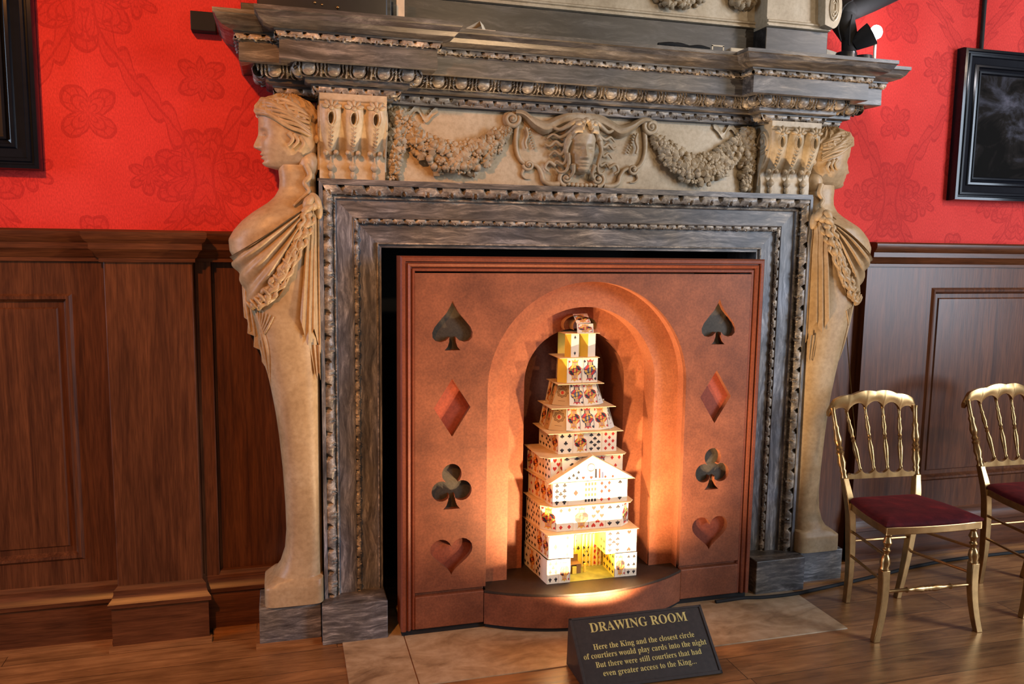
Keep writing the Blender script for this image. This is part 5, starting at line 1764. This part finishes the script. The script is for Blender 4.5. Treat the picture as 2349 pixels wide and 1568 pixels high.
GL = json.loads('''{".":[90,[[[45,-5],[39,-4],[34,-2],[30,1],[27,5],[25,11],[24,18],[25,26],[27,31],[30,36],[34,38],[39,40],[45,41],[50,40],[55,38],[60,36],[63,31],[65,26],[66,18],[65,11],[63,5],[60,1],[55,-2],[50,-4]]]],"A":[218,[[[-4,0],[-4,9],[2,10],[7,12],[12,15],[16,20],[20,28],[25,37],[103,233],[112,233],[192,43],[197,32],[202,24],[206,17],[210,13],[215,10],[222,9],[222,0],[115,0],[115,9],[129,11],[139,15],[142,23],[136,41],[126,66],[52,66],[39,35],[38,29],[37,24],[40,16],[48,11],[62,9],[64,9],[64,0]],[[57,80],[121,80],[88,160]]]],"B":[221,[[[8,0],[8,9],[18,10],[26,12],[31,16],[35,22],[37,30],[37,41],[37,184],[37,193],[36,201],[35,206],[32,211],[29,214],[26,216],[8,219],[8,228],[110,228],[159,222],[189,204],[198,175],[192,151],[174,134],[143,124],[180,112],[202,92],[209,66],[207,47],[199,30],[186,17],[168,8],[145,2],[119,0]],[[91,126],[94,126],[110,127],[123,131],[132,136],[138,145],[141,157],[142,173],[142,186],[139,198],[135,206],[128,212],[119,216],[108,217],[102,216],[97,215],[94,212],[91,195]],[[111,12],[124,13],[134,18],[142,25],[146,34],[149,48],[150,64],[149,81],[145,94],[139,104],[129,110],[115,114],[99,116],[91,116],[91,33],[91,26],[93,20],[95,17],[99,14],[104,13]]]],"D":[248,[[[10,0],[10,9],[19,10],[27,12],[31,15],[34,20],[36,27],[37,37],[37,187],[36,199],[34,207],[30,213],[25,216],[17,219],[7,219],[7,228],[111,228],[148,224],[179,214],[203,198],[220,176],[231,147],[234,114],[221,51],[180,12],[114,0]],[[111,12],[131,15],[147,23],[160,37],[168,57],[174,83],[175,115],[168,171],[147,205],[111,217],[104,216],[98,214],[95,212],[93,207],[91,201],[91,192],[91,36],[91,28],[93,21],[95,17],[98,14],[104,13]]]],"G":[254,[[[134,-5],[111,-3],[90,2],[71,10],[54,21],[40,35],[29,51],[20,70],[15,92],[14,115],[15,137],[20,158],[29,176],[40,192],[54,206],[70,218],[88,226],[108,231],[129,233],[146,231],[165,227],[185,220],[194,218],[203,221],[210,233],[219,233],[219,154],[210,154],[205,167],[198,179],[191,189],[183,199],[174,207],[165,213],[155,218],[144,221],[134,222],[100,210],[79,173],[73,114],[75,82],[81,55],[90,34],[103,19],[119,9],[138,6],[149,7],[158,10],[164,14],[168,19],[170,27],[171,36],[171,64],[171,73],[168,80],[165,85],[159,88],[150,90],[138,91],[138,99],[250,99],[250,91],[241,90],[233,88],[228,85],[225,81],[224,73],[223,64],[223,14],[194,4],[164,-3]]]],"H":[262,[[[8,0],[8,9],[18,10],[26,12],[31,16],[35,21],[37,30],[37,40],[37,189],[37,199],[34,207],[31,212],[26,216],[18,218],[8,219],[8,228],[121,228],[121,219],[102,216],[93,208],[91,189],[91,125],[171,125],[171,189],[169,208],[160,216],[141,219],[141,228],[254,228],[254,219],[243,218],[235,215],[230,212],[227,207],[225,199],[225,189],[225,40],[225,30],[227,22],[231,16],[236,12],[243,10],[254,9],[254,0],[141,0],[141,9],[151,10],[159,12],[165,15],[168,21],[170,29],[171,40],[171,110],[91,110],[91,40],[92,30],[94,21],[97,16],[102,12],[110,10],[121,9],[121,0]]]],"I":[130,[[[7,0],[7,9],[17,10],[25,13],[31,16],[34,21],[37,28],[38,38],[38,193],[37,202],[35,209],[32,214],[26,216],[18,218],[7,219],[7,228],[122,228],[122,219],[112,218],[103,216],[98,214],[94,209],[92,202],[91,193],[91,39],[94,22],[103,13],[123,9],[123,0]]]],"K":[255,[[[8,0],[8,9],[18,10],[26,12],[32,16],[35,21],[37,30],[38,40],[38,189],[37,199],[35,207],[31,212],[26,216],[18,218],[8,219],[8,228],[121,228],[121,219],[102,216],[94,208],[91,189],[91,117],[161,187],[168,195],[173,203],[174,209],[171,215],[161,218],[145,219],[145,228],[243,228],[243,219],[238,219],[218,215],[196,202],[172,180],[135,142],[232,23],[243,12],[260,9],[260,0],[140,0],[140,9],[153,9],[161,10],[167,17],[166,21],[163,26],[158,33],[100,107],[91,99],[91,40],[92,30],[94,21],[97,16],[103,12],[111,10],[121,9],[121,0]]]],"M":[317,[[[7,0],[7,9],[17,10],[25,12],[31,16],[35,21],[37,29],[38,40],[38,191],[35,208],[26,216],[7,219],[7,228],[92,228],[158,71],[225,228],[309,228],[309,219],[299,218],[291,215],[286,212],[283,206],[281,199],[280,189],[280,43],[282,21],[284,17],[287,14],[291,12],[308,9],[308,0],[198,0],[198,9],[216,12],[220,15],[223,18],[225,22],[227,42],[227,199],[144,0],[135,0],[53,194],[53,40],[53,29],[56,20],[60,15],[66,11],[74,9],[85,9],[85,0]]]],"N":[247,[[[201,-5],[53,175],[53,39],[54,29],[56,21],[59,15],[64,12],[73,10],[83,9],[83,0],[9,0],[9,9],[27,12],[36,21],[38,39],[38,194],[18,217],[9,219],[9,228],[78,228],[195,84],[195,189],[193,207],[184,216],[166,219],[166,228],[240,228],[240,219],[230,218],[222,216],[217,212],[213,207],[212,199],[211,188],[211,-5]]]],"O":[263,[[[130,-5],[114,-4],[99,-1],[84,4],[71,10],[58,19],[47,29],[37,40],[29,53],[22,67],[18,82],[15,98],[14,114],[15,130],[18,146],[22,161],[29,174],[38,187],[47,199],[59,209],[71,217],[85,224],[100,229],[116,232],[133,233],[149,232],[164,229],[179,224],[192,218],[205,209],[216,199],[225,188],[234,175],[240,162],[245,147],[248,130],[249,114],[248,98],[245,82],[240,67],[234,53],[225,40],[215,29],[204,19],[191,10],[177,4],[163,-1],[147,-4]],[[132,6],[164,18],[183,54],[190,114],[188,146],[183,173],[174,194],[162,209],[147,219],[130,222],[98,210],[79,173],[73,114],[74,82],[80,54],[89,34],[101,18],[115,9]]]],"R":[236,[[[8,0],[8,9],[18,10],[26,12],[31,16],[35,21],[37,30],[37,40],[37,189],[37,199],[34,207],[31,212],[26,216],[18,218],[8,219],[8,228],[108,228],[139,226],[165,221],[184,213],[197,201],[206,186],[209,167],[203,143],[186,124],[157,112],[216,25],[226,13],[239,9],[240,9],[240,0],[169,0],[101,106],[91,106],[91,40],[92,30],[94,21],[97,16],[102,12],[110,10],[121,9],[121,0]],[[91,117],[102,117],[117,118],[130,122],[140,129],[146,139],[150,152],[152,168],[147,194],[134,210],[112,216],[104,215],[98,214],[95,211],[93,207],[91,201],[91,193]]]],"W":[306,[[[85,-5],[16,196],[8,214],[4,217],[-1,219],[-8,219],[-8,228],[90,228],[90,219],[75,216],[70,205],[74,186],[111,77],[150,176],[143,199],[140,206],[137,212],[134,215],[129,217],[123,218],[115,219],[115,228],[220,228],[220,219],[207,218],[199,213],[196,206],[199,193],[237,83],[270,185],[274,203],[274,208],[272,212],[269,215],[252,219],[252,228],[312,228],[312,219],[306,218],[301,215],[297,211],[287,190],[223,-5],[214,-5],[158,154],[95,-5]]]],"a":[172,[[[127,-5],[113,-3],[104,5],[100,17],[84,5],[66,-2],[48,-4],[37,-3],[28,0],[20,6],[15,13],[11,22],[10,32],[12,45],[20,58],[32,68],[49,77],[72,86],[99,95],[99,121],[99,129],[97,136],[93,141],[89,145],[82,147],[74,148],[62,147],[54,143],[52,137],[57,128],[61,116],[61,110],[59,105],[55,101],[50,98],[45,96],[39,95],[32,96],[27,98],[22,102],[19,106],[17,112],[16,118],[17,126],[20,133],[25,139],[31,145],[38,150],[47,154],[57,157],[69,159],[81,159],[102,158],[120,153],[132,146],[140,136],[145,122],[146,105],[146,31],[147,20],[152,17],[160,21],[165,14],[153,3],[141,-3]],[[76,17],[87,20],[99,32],[99,85],[77,76],[63,61],[59,42],[61,28],[66,20]]]],"c":[147,[[[78,-5],[66,-4],[54,0],[43,5],[34,13],[25,23],[19,34],[14,46],[11,60],[10,75],[11,90],[14,105],[20,118],[28,130],[37,140],[48,148],[60,155],[73,158],[87,160],[102,158],[115,155],[125,149],[133,142],[137,133],[139,123],[138,117],[136,112],[133,108],[129,105],[124,103],[118,102],[107,105],[100,112],[98,125],[98,131],[99,136],[97,143],[92,147],[85,148],[69,142],[59,124],[56,94],[57,71],[62,53],[69,38],[78,28],[89,21],[102,19],[114,21],[125,27],[136,36],[142,30],[124,11],[102,-1]]]],"d":[185,[[[70,-5],[59,-4],[48,0],[39,5],[30,13],[23,22],[17,33],[13,46],[11,59],[10,74],[11,90],[13,105],[18,119],[24,130],[32,141],[41,149],[51,154],[61,158],[73,159],[87,157],[101,151],[111,140],[111,200],[111,207],[109,212],[106,215],[102,217],[96,219],[88,220],[88,228],[160,228],[160,38],[162,20],[165,17],[170,15],[177,14],[177,5],[158,4],[136,1],[111,-5],[111,19],[101,6],[87,-2]],[[86,14],[91,15],[96,17],[101,21],[105,25],[109,31],[111,38],[111,121],[110,126],[107,131],[103,135],[98,138],[93,140],[87,140],[78,139],[70,133],[65,125],[62,113],[59,96],[59,77],[59,57],[61,41],[65,29],[70,21],[77,16]]]],"e":[150,[[[77,-5],[65,-4],[53,0],[42,5],[33,13],[25,23],[18,34],[14,47],[11,62],[10,79],[11,94],[14,108],[19,120],[26,131],[34,141],[43,149],[54,154],[66,158],[79,159],[96,157],[112,151],[124,140],[134,126],[140,108],[141,87],[141,83],[58,83],[63,49],[77,28],[100,21],[112,24],[124,31],[135,43],[142,36],[124,14],[102,-1]],[[58,96],[101,96],[101,107],[100,120],[99,131],[97,139],[93,144],[88,147],[81,148],[68,143],[61,127],[58,102]]]],"f":[107,[[[7,0],[7,8],[20,11],[25,17],[26,37],[26,138],[8,138],[8,155],[26,155],[26,177],[28,193],[33,207],[42,218],[54,226],[69,231],[87,232],[100,231],[111,228],[120,223],[126,216],[130,208],[132,200],[131,193],[129,188],[126,183],[122,180],[117,178],[112,178],[107,178],[102,180],[98,183],[95,186],[93,190],[92,195],[96,210],[98,213],[99,216],[98,219],[95,221],[90,222],[84,221],[79,219],[77,215],[74,195],[74,155],[102,155],[102,138],[74,138],[74,33],[74,24],[76,17],[79,13],[83,10],[90,9],[100,8],[100,0]]]],"g":[164,[[[73,-70],[53,-69],[36,-66],[24,-61],[15,-54],[9,-46],[7,-37],[10,-27],[19,-19],[34,-13],[22,-5],[14,5],[12,15],[13,23],[16,30],[21,37],[29,43],[39,49],[51,55],[29,67],[15,85],[11,106],[12,116],[15,126],[20,134],[26,141],[34,147],[44,152],[54,156],[66,158],[79,159],[91,158],[104,156],[117,152],[158,152],[158,134],[134,134],[140,124],[144,113],[146,102],[145,92],[142,83],[138,76],[132,69],[125,63],[117,58],[108,54],[97,52],[86,51],[78,52],[71,52],[65,52],[60,50],[56,47],[53,44],[51,40],[50,36],[53,29],[59,26],[71,25],[88,25],[104,24],[118,23],[129,20],[139,17],[146,12],[151,6],[155,0],[157,-9],[158,-18],[155,-33],[148,-46],[136,-56],[120,-64],[98,-69]],[[79,62],[86,63],[91,67],[95,73],[98,81],[99,92],[100,105],[99,119],[98,130],[95,138],[91,144],[86,147],[79,148],[72,147],[66,144],[62,138],[59,130],[58,119],[57,105],[58,92],[59,81],[62,73],[66,67],[72,63]],[[80,-58],[109,-55],[126,-47],[132,-33],[131,-28],[128,-24],[125,-21],[119,-19],[112,-18],[102,-17],[48,-17],[42,-23],[38,-29],[37,-36],[38,-42],[41,-47],[47,-52],[56,-55],[67,-57]]]],"h":[190,[[[9,0],[9,8],[15,9],[19,10],[22,13],[25,16],[26,21],[26,28],[26,199],[23,215],[20,217],[15,219],[9,220],[9,228],[74,228],[74,133],[87,148],[104,156],[122,159],[146,153],[160,135],[165,106],[165,28],[169,13],[171,10],[176,9],[182,8],[182,0],[101,0],[101,8],[103,8],[111,10],[116,17],[118,28],[118,108],[117,117],[116,124],[115,129],[112,133],[107,135],[101,136],[91,134],[82,128],[74,118],[74,28],[77,13],[80,10],[84,9],[90,8],[90,0]]]],"i":[99,[[[50,181],[44,182],[38,184],[32,188],[28,193],[26,199],[25,206],[26,213],[28,219],[32,224],[38,228],[44,231],[50,232],[57,231],[63,228],[68,224],[72,219],[75,213],[76,206],[75,199],[72,193],[68,188],[63,184],[57,182]],[[9,0],[9,8],[15,9],[20,10],[23,13],[25,16],[26,21],[26,28],[26,126],[23,142],[21,145],[16,146],[10,147],[10,155],[74,155],[74,28],[77,13],[80,11],[84,9],[90,8],[90,0]]]],"l":[100,[[[9,0],[9,8],[15,9],[20,10],[23,13],[25,16],[26,21],[26,28],[26,199],[24,215],[21,217],[16,219],[10,220],[10,228],[74,228],[74,28],[77,13],[80,11],[84,9],[90,8],[90,0]]]],"n":[190,[[[9,0],[9,8],[15,9],[19,10],[22,13],[25,16],[26,21],[26,28],[26,127],[23,142],[20,145],[15,146],[9,147],[9,155],[74,155],[74,134],[87,148],[103,156],[122,159],[146,153],[160,135],[165,106],[165,28],[169,13],[171,10],[176,9],[182,8],[182,0],[101,0],[101,8],[103,8],[111,10],[116,17],[118,28],[118,108],[117,117],[116,124],[115,129],[112,133],[107,135],[101,136],[91,134],[82,128],[74,118],[74,28],[77,13],[80,10],[84,9],[90,8],[90,0]]]],"o":[168,[[[84,-5],[70,-4],[57,0],[45,6],[35,14],[26,24],[19,35],[14,48],[10,62],[9,77],[10,92],[14,107],[19,119],[26,131],[35,141],[45,149],[57,154],[70,158],[84,159],[98,158],[111,154],[123,149],[133,141],[142,131],[149,120],[154,107],[157,92],[158,77],[157,62],[154,47],[149,34],[142,23],[133,13],[123,5],[111,0],[98,-4]],[[84,6],[93,7],[100,12],[104,19],[109,41],[110,77],[109,103],[107,123],[104,135],[99,143],[92,148],[84,149],[76,148],[69,143],[64,135],[61,123],[59,103],[58,77],[60,41],[64,19],[69,12],[76,7]]]],"p":[186,[[[9,-70],[9,-62],[20,-59],[25,-50],[26,-32],[26,122],[26,131],[25,137],[23,142],[20,144],[16,146],[10,147],[10,155],[72,155],[72,131],[83,147],[98,156],[115,160],[126,158],[137,155],[146,149],[155,141],[162,132],[167,121],[172,108],[174,94],[175,80],[174,64],[171,49],[167,36],[161,24],[154,14],[146,6],[136,0],[125,-4],[113,-5],[98,-3],[85,4],[74,16],[74,-29],[76,-49],[83,-59],[99,-61],[99,-70]],[[98,14],[107,16],[114,21],[120,30],[123,42],[126,58],[126,77],[126,96],[124,112],[121,124],[116,132],[109,137],[99,139],[90,137],[81,129],[74,118],[74,34],[80,23],[88,16]]]],"r":[144,[[[9,0],[9,8],[15,9],[20,10],[23,13],[25,16],[26,21],[26,28],[26,126],[26,133],[25,139],[23,143],[20,145],[16,146],[10,147],[10,155],[73,155],[73,126],[79,136],[86,144],[94,151],[101,155],[109,158],[117,159],[125,158],[132,156],[138,152],[142,147],[144,140],[145,133],[144,127],[142,122],[139,117],[135,114],[130,112],[124,111],[111,115],[103,125],[94,130],[90,129],[85,126],[81,121],[77,114],[75,106],[75,96],[75,28],[75,21],[77,16],[79,13],[84,10],[90,9],[99,8],[99,0]]]],"s":[144,[[[76,-5],[66,-4],[55,-1],[43,3],[37,4],[32,3],[28,0],[26,-4],[18,-4],[18,53],[27,53],[30,40],[36,28],[43,19],[52,13],[61,9],[70,7],[78,8],[84,10],[89,13],[93,18],[95,23],[96,29],[94,38],[88,46],[78,52],[53,65],[43,71],[34,78],[27,85],[22,92],[19,101],[18,110],[20,123],[25,135],[32,145],[43,153],[56,158],[71,160],[83,158],[99,154],[103,153],[106,152],[110,153],[113,156],[115,160],[122,160],[122,111],[114,111],[110,122],[105,131],[98,139],[91,144],[83,147],[75,148],[68,148],[62,146],[58,143],[55,139],[53,135],[52,130],[53,125],[55,120],[58,116],[73,106],[96,95],[106,89],[115,82],[121,76],[125,68],[128,58],[129,47],[127,32],[122,19],[114,9],[103,1],[90,-4]]]],"t":[114,[[[62,-5],[50,-4],[40,0],[33,5],[28,13],[25,23],[24,36],[24,139],[10,139],[10,150],[23,162],[34,174],[44,185],[52,194],[59,204],[64,212],[72,212],[72,155],[104,155],[104,139],[72,139],[72,41],[75,25],[84,20],[91,22],[98,28],[103,37],[111,33],[99,12],[82,-1]]]],"u":[187,[[[65,-5],[52,-4],[40,1],[33,9],[27,19],[24,32],[23,48],[23,124],[20,141],[17,144],[12,146],[6,147],[6,155],[71,155],[71,37],[71,32],[73,27],[75,23],[79,20],[83,18],[88,18],[98,19],[107,25],[114,33],[114,124],[114,131],[113,138],[110,142],[107,145],[102,146],[95,147],[95,155],[162,155],[162,35],[162,28],[164,23],[166,19],[169,17],[174,16],[180,15],[180,6],[161,5],[138,1],[114,-5],[114,20],[108,13],[101,7],[93,2],[84,-2],[75,-4]]]],"v":[153,[[[71,-5],[19,124],[11,141],[8,144],[4,146],[-1,147],[-1,155],[82,155],[82,147],[78,147],[71,146],[66,143],[64,138],[65,134],[92,61],[118,126],[121,136],[119,142],[112,146],[102,147],[102,155],[152,155],[152,147],[147,146],[142,143],[139,139],[130,122],[80,-5]]]],"w":[217,[[[61,-5],[8,132],[3,142],[-5,147],[-5,155],[69,155],[69,147],[60,145],[57,138],[58,133],[60,126],[83,63],[105,118],[100,133],[95,144],[84,147],[84,155],[162,155],[162,147],[154,145],[149,143],[148,138],[148,134],[149,131],[168,71],[191,128],[193,138],[190,144],[178,147],[178,155],[223,155],[223,147],[212,142],[206,129],[152,-5],[144,-5],[111,98],[70,-5]]]],"y":[150,[[[26,-70],[18,-69],[11,-67],[5,-62],[0,-57],[-2,-50],[-3,-42],[-3,-36],[-1,-31],[2,-27],[7,-23],[12,-21],[18,-20],[23,-20],[28,-22],[32,-25],[35,-28],[37,-33],[37,-38],[37,-41],[37,-44],[43,-49],[47,-48],[52,-44],[57,-37],[65,-22],[70,-2],[18,125],[12,138],[8,144],[-2,147],[-2,147],[-2,155],[81,155],[81,147],[68,145],[64,137],[65,133],[66,128],[93,59],[115,121],[118,130],[119,137],[115,145],[101,147],[101,155],[150,155],[150,147],[145,146],[142,144],[139,140],[130,121],[81,-12],[75,-26],[70,-38],[65,-48],[59,-55],[54,-61],[48,-65],[41,-68],[34,-70]]]]}''')
LINES = [("DRAWING ROOM", .0509, .2075, .4565, .2120), ("Here the King and the closest circle", .0474, .1419, .4627, .1465), ("of courtiers would play cards into the night", .0011, .1103, .5026, .1135),
         ("But there were still courtiers that had", .0406, .0766, .4705, .0805), ("even greater access to the King...", .0609, .0441, .4380, .0471)]
M_sign = Matrix(((du.x, dv.x, dn.x, FLc.x + dn.x * .0007), (du.y, dv.y, dn.y, FLc.y + dn.y * .0007), (du.z, dv.z, dn.z, FLc.z + dn.z * .0007), (0, 0, 0, 1)))
for txt, u0, v0, u1, v1 in LINES:
    wd = sum((GL[c][0] if c != ' ' else 95) for c in txt); k = (u1 - u0) / wd
    kv = k * (1.06 if txt[0] == 'D' else 1.12)
    x = 0; spl = []
    for c in txt:
        if c == ' ':
            x += 95; continue
        for s_ in GL[c][1]:
            spl.append([(u0 + (x + a) * k, v0 + (v1 - v0) * x / wd + b * kv) for a, b in s_])
        x += GL[c][0]
    curve_plate("lettering", spl, .0008, M_sign, M['sign_text'], sg)

# ---------------------------------------------------------------- pictures
def picture(name, label, x0, x1, z0, z1, canvas_mat):
    t = thing(name, label, "picture", ((x0 + x1) / 2, -.03, (z0 + z1) / 2))
    prof = [(0.0, 0.0), (0.0, -.040), (.004, -.052), (.016, -.055), (.020, -.048), (.026, -.048), (.030, -.054), (.040, -.054), (.044, -.046), (.074, -.040), (.080, -.050), (.090, -.052), (.094, -.040),
            (.104, -.034), (.108, -.042), (.116, -.042), (.122, -.026)]
    mb = MB()
    loops = [[(x0 + d, y, z0 + d), (x1 - d, y, z0 + d), (x1 - d, y, z1 - d), (x0 + d, y, z1 - d)] for d, y in prof]
    mb.grid(loops, True)
    put("frame", mb, M['ebony'], t, smooth=20, recalc=False)
    mb = MB(); d = .120; mb.box(x0 + d, x1 - d, -.028, -.020, z0 + d, z1 - d)
    put("canvas", mb, canvas_mat, t, smooth=0)
    return t


picture("framed_picture", "dark landscape painting in a stepped black frame above the gilt chairs", 2.021, 2.95, 1.846, 2.588, M['painting'])
pc = picture("framed_picture", "black-framed picture cut off at the corner, above the plain oak wainscot", -3.05, -2.076, 1.841, 2.95, M['black_gloss'])
mb = MB(); mb.box(-2.36, -2.215, -.036, -.024, 1.950, 1.962)
put("gilt_slip", mb, M['gilt_dark'], pc, smooth=0)
mb = MB(); mb.tube([(2.150, -.015, 2.56), (2.148, -.012, 3.4)], .010, 8)
tag(put("hanging_rod", mb, M['black'], smooth=60), "thin black rod holding the landscape painting from above", "rod")

# ---------------------------------------------------------------- gilt chairs
def turned(mb, a, b, prof, seg=12):
    a, b = Vector(a), Vector(b); L = (b - a).length
    mb.lathe([(r, t * L) for t, r in prof], a, b - a, seg)


def make_chair(label):
    root = thing("gilt_chair", label, "chair", (1.325, -.80, 0))
    fw_, sh, dep = .212, .452, .315
    FLg = [(-fw_, 0), (fw_, 0)]
    P = lambda n, mb, m='gold', **k: put(n, mb, M[m], root, local=True, **k)
    # seat rail, bowed at the front
    def outline(off, n=10):
        pts = []
        for k in range(n + 1):
            x = lerp(-fw_ - .014, fw_ + .014, k / n); pts.append((x * (1 + off / .25), -.012 - .014 * (1 - (x / .226) ** 2) - off))
        for k in range(n + 1):
            t = k / n; pts.append((lerp(fw_ + .014, .168, t) + off + .012 * math.sin(t * PI), lerp(-.012, dep, t)))
        for k in range(1, n):
            t = k / n; pts.append((lerp(.168, -.168, t), dep + off + .006))
        for k in range(n + 1):
            t = 1 - k / n; pts.append((-lerp(fw_ + .014, .168, t) - off - .012 * math.sin(t * PI), lerp(-.012, dep, t)))
        return pts
    mb = MB(); o = outline(0)
    mb.prism(o, lambda u, v, w: (u, v, w), sh - .004, sh + .030); P("seat_rail", mb, bevel=.004, smooth=30)
    # velvet pad
    mb = MB(); rings = []
    for z, off in ((sh + .028, -.002), (sh + .034, .004), (sh + .042, .003), (sh + .050, -.012), (sh + .056, -.04), (sh + .059, -.09), (sh + .060, -.15)):
        cy = .15; rings.append([(x * (1 + off / .22), cy + (y - cy) * (1 + off / .17), z) for x, y in o])
    mb.loft(rings); P("seat_pad", mb, 'velvet', smooth=60)
    # front legs: turned collars under the seat, square sabre foot
    for sx in (-1, 1):
        mb = MB()
        top = Vector((sx * (fw_ - .010), .006, sh)); bot = Vector((sx * (fw_ + .022), -.006, 0))
        cz = top.lerp(bot, .34)
        turned(mb, top, cz, [(0, .015), (.06, .017), (.10, .011), (.18, .015), (.26, .020), (.34, .013), (.40, .011), (.46, .018), (.52, .012), (.58, .010), (.66, .017), (.80, .022), (.92, .017), (.96, .020), (1.0, .020)])
        rows = []
        for k in range(9):
            t = k / 8; c = cz.lerp(bot, t) + Vector((sx * .012 * t * t - sx * .010 * math.sin(t * PI), -.008 * t * t, 0)); h = lerp(.017, .014, t)
            rows.append([(c.x - h, c.y - h, c.z), (c.x + h, c.y - h, c.z), (c.x + h, c.y + h, c.z), (c.x - h, c.y + h, c.z)])
        mb.loft(rows); P("leg", mb, smooth=40, bevel=.002)
    # rear legs run up into the turned back posts
    for sx in (-1, 1):
        mb = MB()
        pts = [(sx * .132, dep + .030, 0), (sx * .142, dep + .008, .16), (sx * .156, dep - .002, .34), (sx * .168, dep + .002, .47), (sx * .184, dep + .028, .585)]
        rows = []
        SPp = spline(pts, 6)
        for k, c in enumerate(SPp):
            h = lerp(.014, .018, smooth01(0, .35, c.z)); h = h if c.z < .5 else lerp(h, .015, smooth01(.5, .585, c.z))
            rows.append([(c.x - h * .85, c.y - h, c.z), (c.x + h * .85, c.y - h, c.z), (c.x + h * .85, c.y + h, c.z), (c.x - h * .85, c.y + h, c.z)])
        mb.loft(rows)
        P("leg", mb, smooth=40, bevel=.002)
        mb = MB(); a, b = (sx * .184, dep + .028, .583), (sx * .212, dep + .105, .885)
        turned(mb, a, b, [(0, .016), (.06, .012), (.10, .016), (.13, .012), (.22, .019), (.32, .014), (.36, .019), (.39, .013), (.42, .017), (.46, .011), (.50, .016), (.55, .018), (.66, .012), (.72, .015), (.76, .010), (.95, .010), (1, .013)])
        P("back_post", mb)
    # crest rail with scalloped underside, lower back rail, spindles
    def crest(u):
        x = lerp(-.226, .226, u); zt = .900 + .056 * math.sin(PI * u) ** .75 + .007 * abs(math.sin(u * PI * 4.0))
        q = (u * 5) % 1.0
        zb = .838 + .042 * math.sin(PI * u) + .032 * math.sin(PI * q) ** .6
        e = min(u, 1 - u)
        zb = lerp(.845, zb, smooth01(0, .05, e)); zt = lerp(.872, zt, smooth01(0, .06, e) ** .5)
        return x, zt, min(zb, zt - .006), dep + .108 - .020 * math.sin(PI * u) * 0 + .010 * (1 - math.sin(PI * u))
    mb = MB(); n = 80; rows = [[], [], [], [], [], []]
    for i in range(n + 1):
        x, zt, zb, y = crest(i / n); zm = lerp(zb, zt, .6)
        for r, (yy, z) in zip(rows, ((y - .009, zb), (y - .014, zm), (y - .008, zt), (y + .008, zt), (y + .012, zm), (y + .009, zb))):
            r.append((x, yy, z))
    mb.grid(rows + [rows[0]])
    mb.add([r[0] for r in rows], [tuple(range(6))]); mb.add([r[-1] for r in rows], [tuple(range(6))])
    P("crest_rail", mb, smooth=50)
    mb = MB(); rows = [[], [], [], []]
    for i in range(61):
        u = i / 60; x = lerp(-.172, .172, u); q = (u * 5) % 1.0; y = dep + .030
        zt = .598 + .024 * (1 - math.sin(PI * q) ** .55) * (0 if u < .05 or u > .95 else 1)
        for r, (yy, z) in zip(rows, ((y - .010, .578), (y - .008, zt), (y + .008, zt), (y + .010, .578))):
            r.append((x, yy, z))
    mb.grid(rows + [rows[0]]); P("lower_rail", mb, smooth=50)
    for k in range(1, 5):
        u = k / 5; mb = MB(); x0 = lerp(-.172, .172, u); x1, zt, zb, yc = crest(u)
        turned(mb, (x0, dep + .030, .612), (x1, yc, zb + .004), [(0, .007), (.04, .0085), (.07, .006), (.20, .0095), (.36, .0125), (.47, .007), (.50, .010), (.53, .006), (.56, .010), (.60, .007), (.68, .0115), (.80, .007), (.84, .0095), (.88, .006), (.97, .0065), (1, .009)], 10)
        P("spindle", mb)
    # stretchers
    mb = MB()
    turned(mb, (-fw_ - .004, -.002, .205), (fw_ + .004, -.002, .205), [(0, .006), (.24, .008), (.26, .012), (.28, .008), (.34, .009), (.42, .015), (.45, .010), (.47, .013), (.49, .010), (.51, .013), (.53, .010), (.56, .015), (.66, .009), (.72, .008), (.74, .012), (.76, .008), (1, .006)])
    P("stretcher", mb)
    for sx in (-1, 1):
        for z in (.235, .345):
            mb = MB(); mb.tube([(sx * (fw_ + .004), .0, z + .015), (sx * .150, dep, z)], .0065, 8); P("stretcher", mb)
    mb = MB(); mb.tube([(-.150, dep, .300), (.150, dep, .300)], .0065, 8); P("stretcher", mb)
    return root


ch = make_chair("gilt spindle-back chair with crimson seat, wholly in view beside the statue")
ch.rotation_euler = (0, 0, math.radians(-3.5))
ch2 = copy_tree(ch)
ch2.location = (2.118, -.765, 0); ch2.rotation_euler = (0, 0, math.radians(-1.5))
ch2["label"] = "gilt spindle-back chair with crimson seat, cut in half by the photo's edge"
for c_ in (ch, ch2):
    c_["group"] = "gilt chairs along the wainscot"

# ---------------------------------------------------------------- cables
mb = MB()
mb.tube(spline([(.62, -.322, .010), (.70, -.318, .010), (.77, -.315, .009), (.85, -.330, .009), (.95, -.335, .009), (1.05, -.330, .009), (1.20, -.305, .008), (1.40, -.272, .008), (1.60, -.235, .008), (1.85, -.19, .008), (2.2, -.16, .008), (2.9, -.17, .008)], 8), .0085, 8)
tag(put("floor_cable", mb, M['black'], smooth=60), "black cable running along the floor past the chair legs", "cable")
mb = MB()
mb.tube([(1.262, -.052, 1.86), (1.308, -.054, 1.782), (1.37, -.054, 1.50), (1.432, -.056, 1.192), (1.480, -.056, .90), (1.523, -.056, .661)], .0022, 6)
tag(put("thin_wire", mb, M['gilt_dark'], smooth=60), "thin loose wire hanging behind the statue next to the chairs", "wire")
bpy.context.view_layer.update()
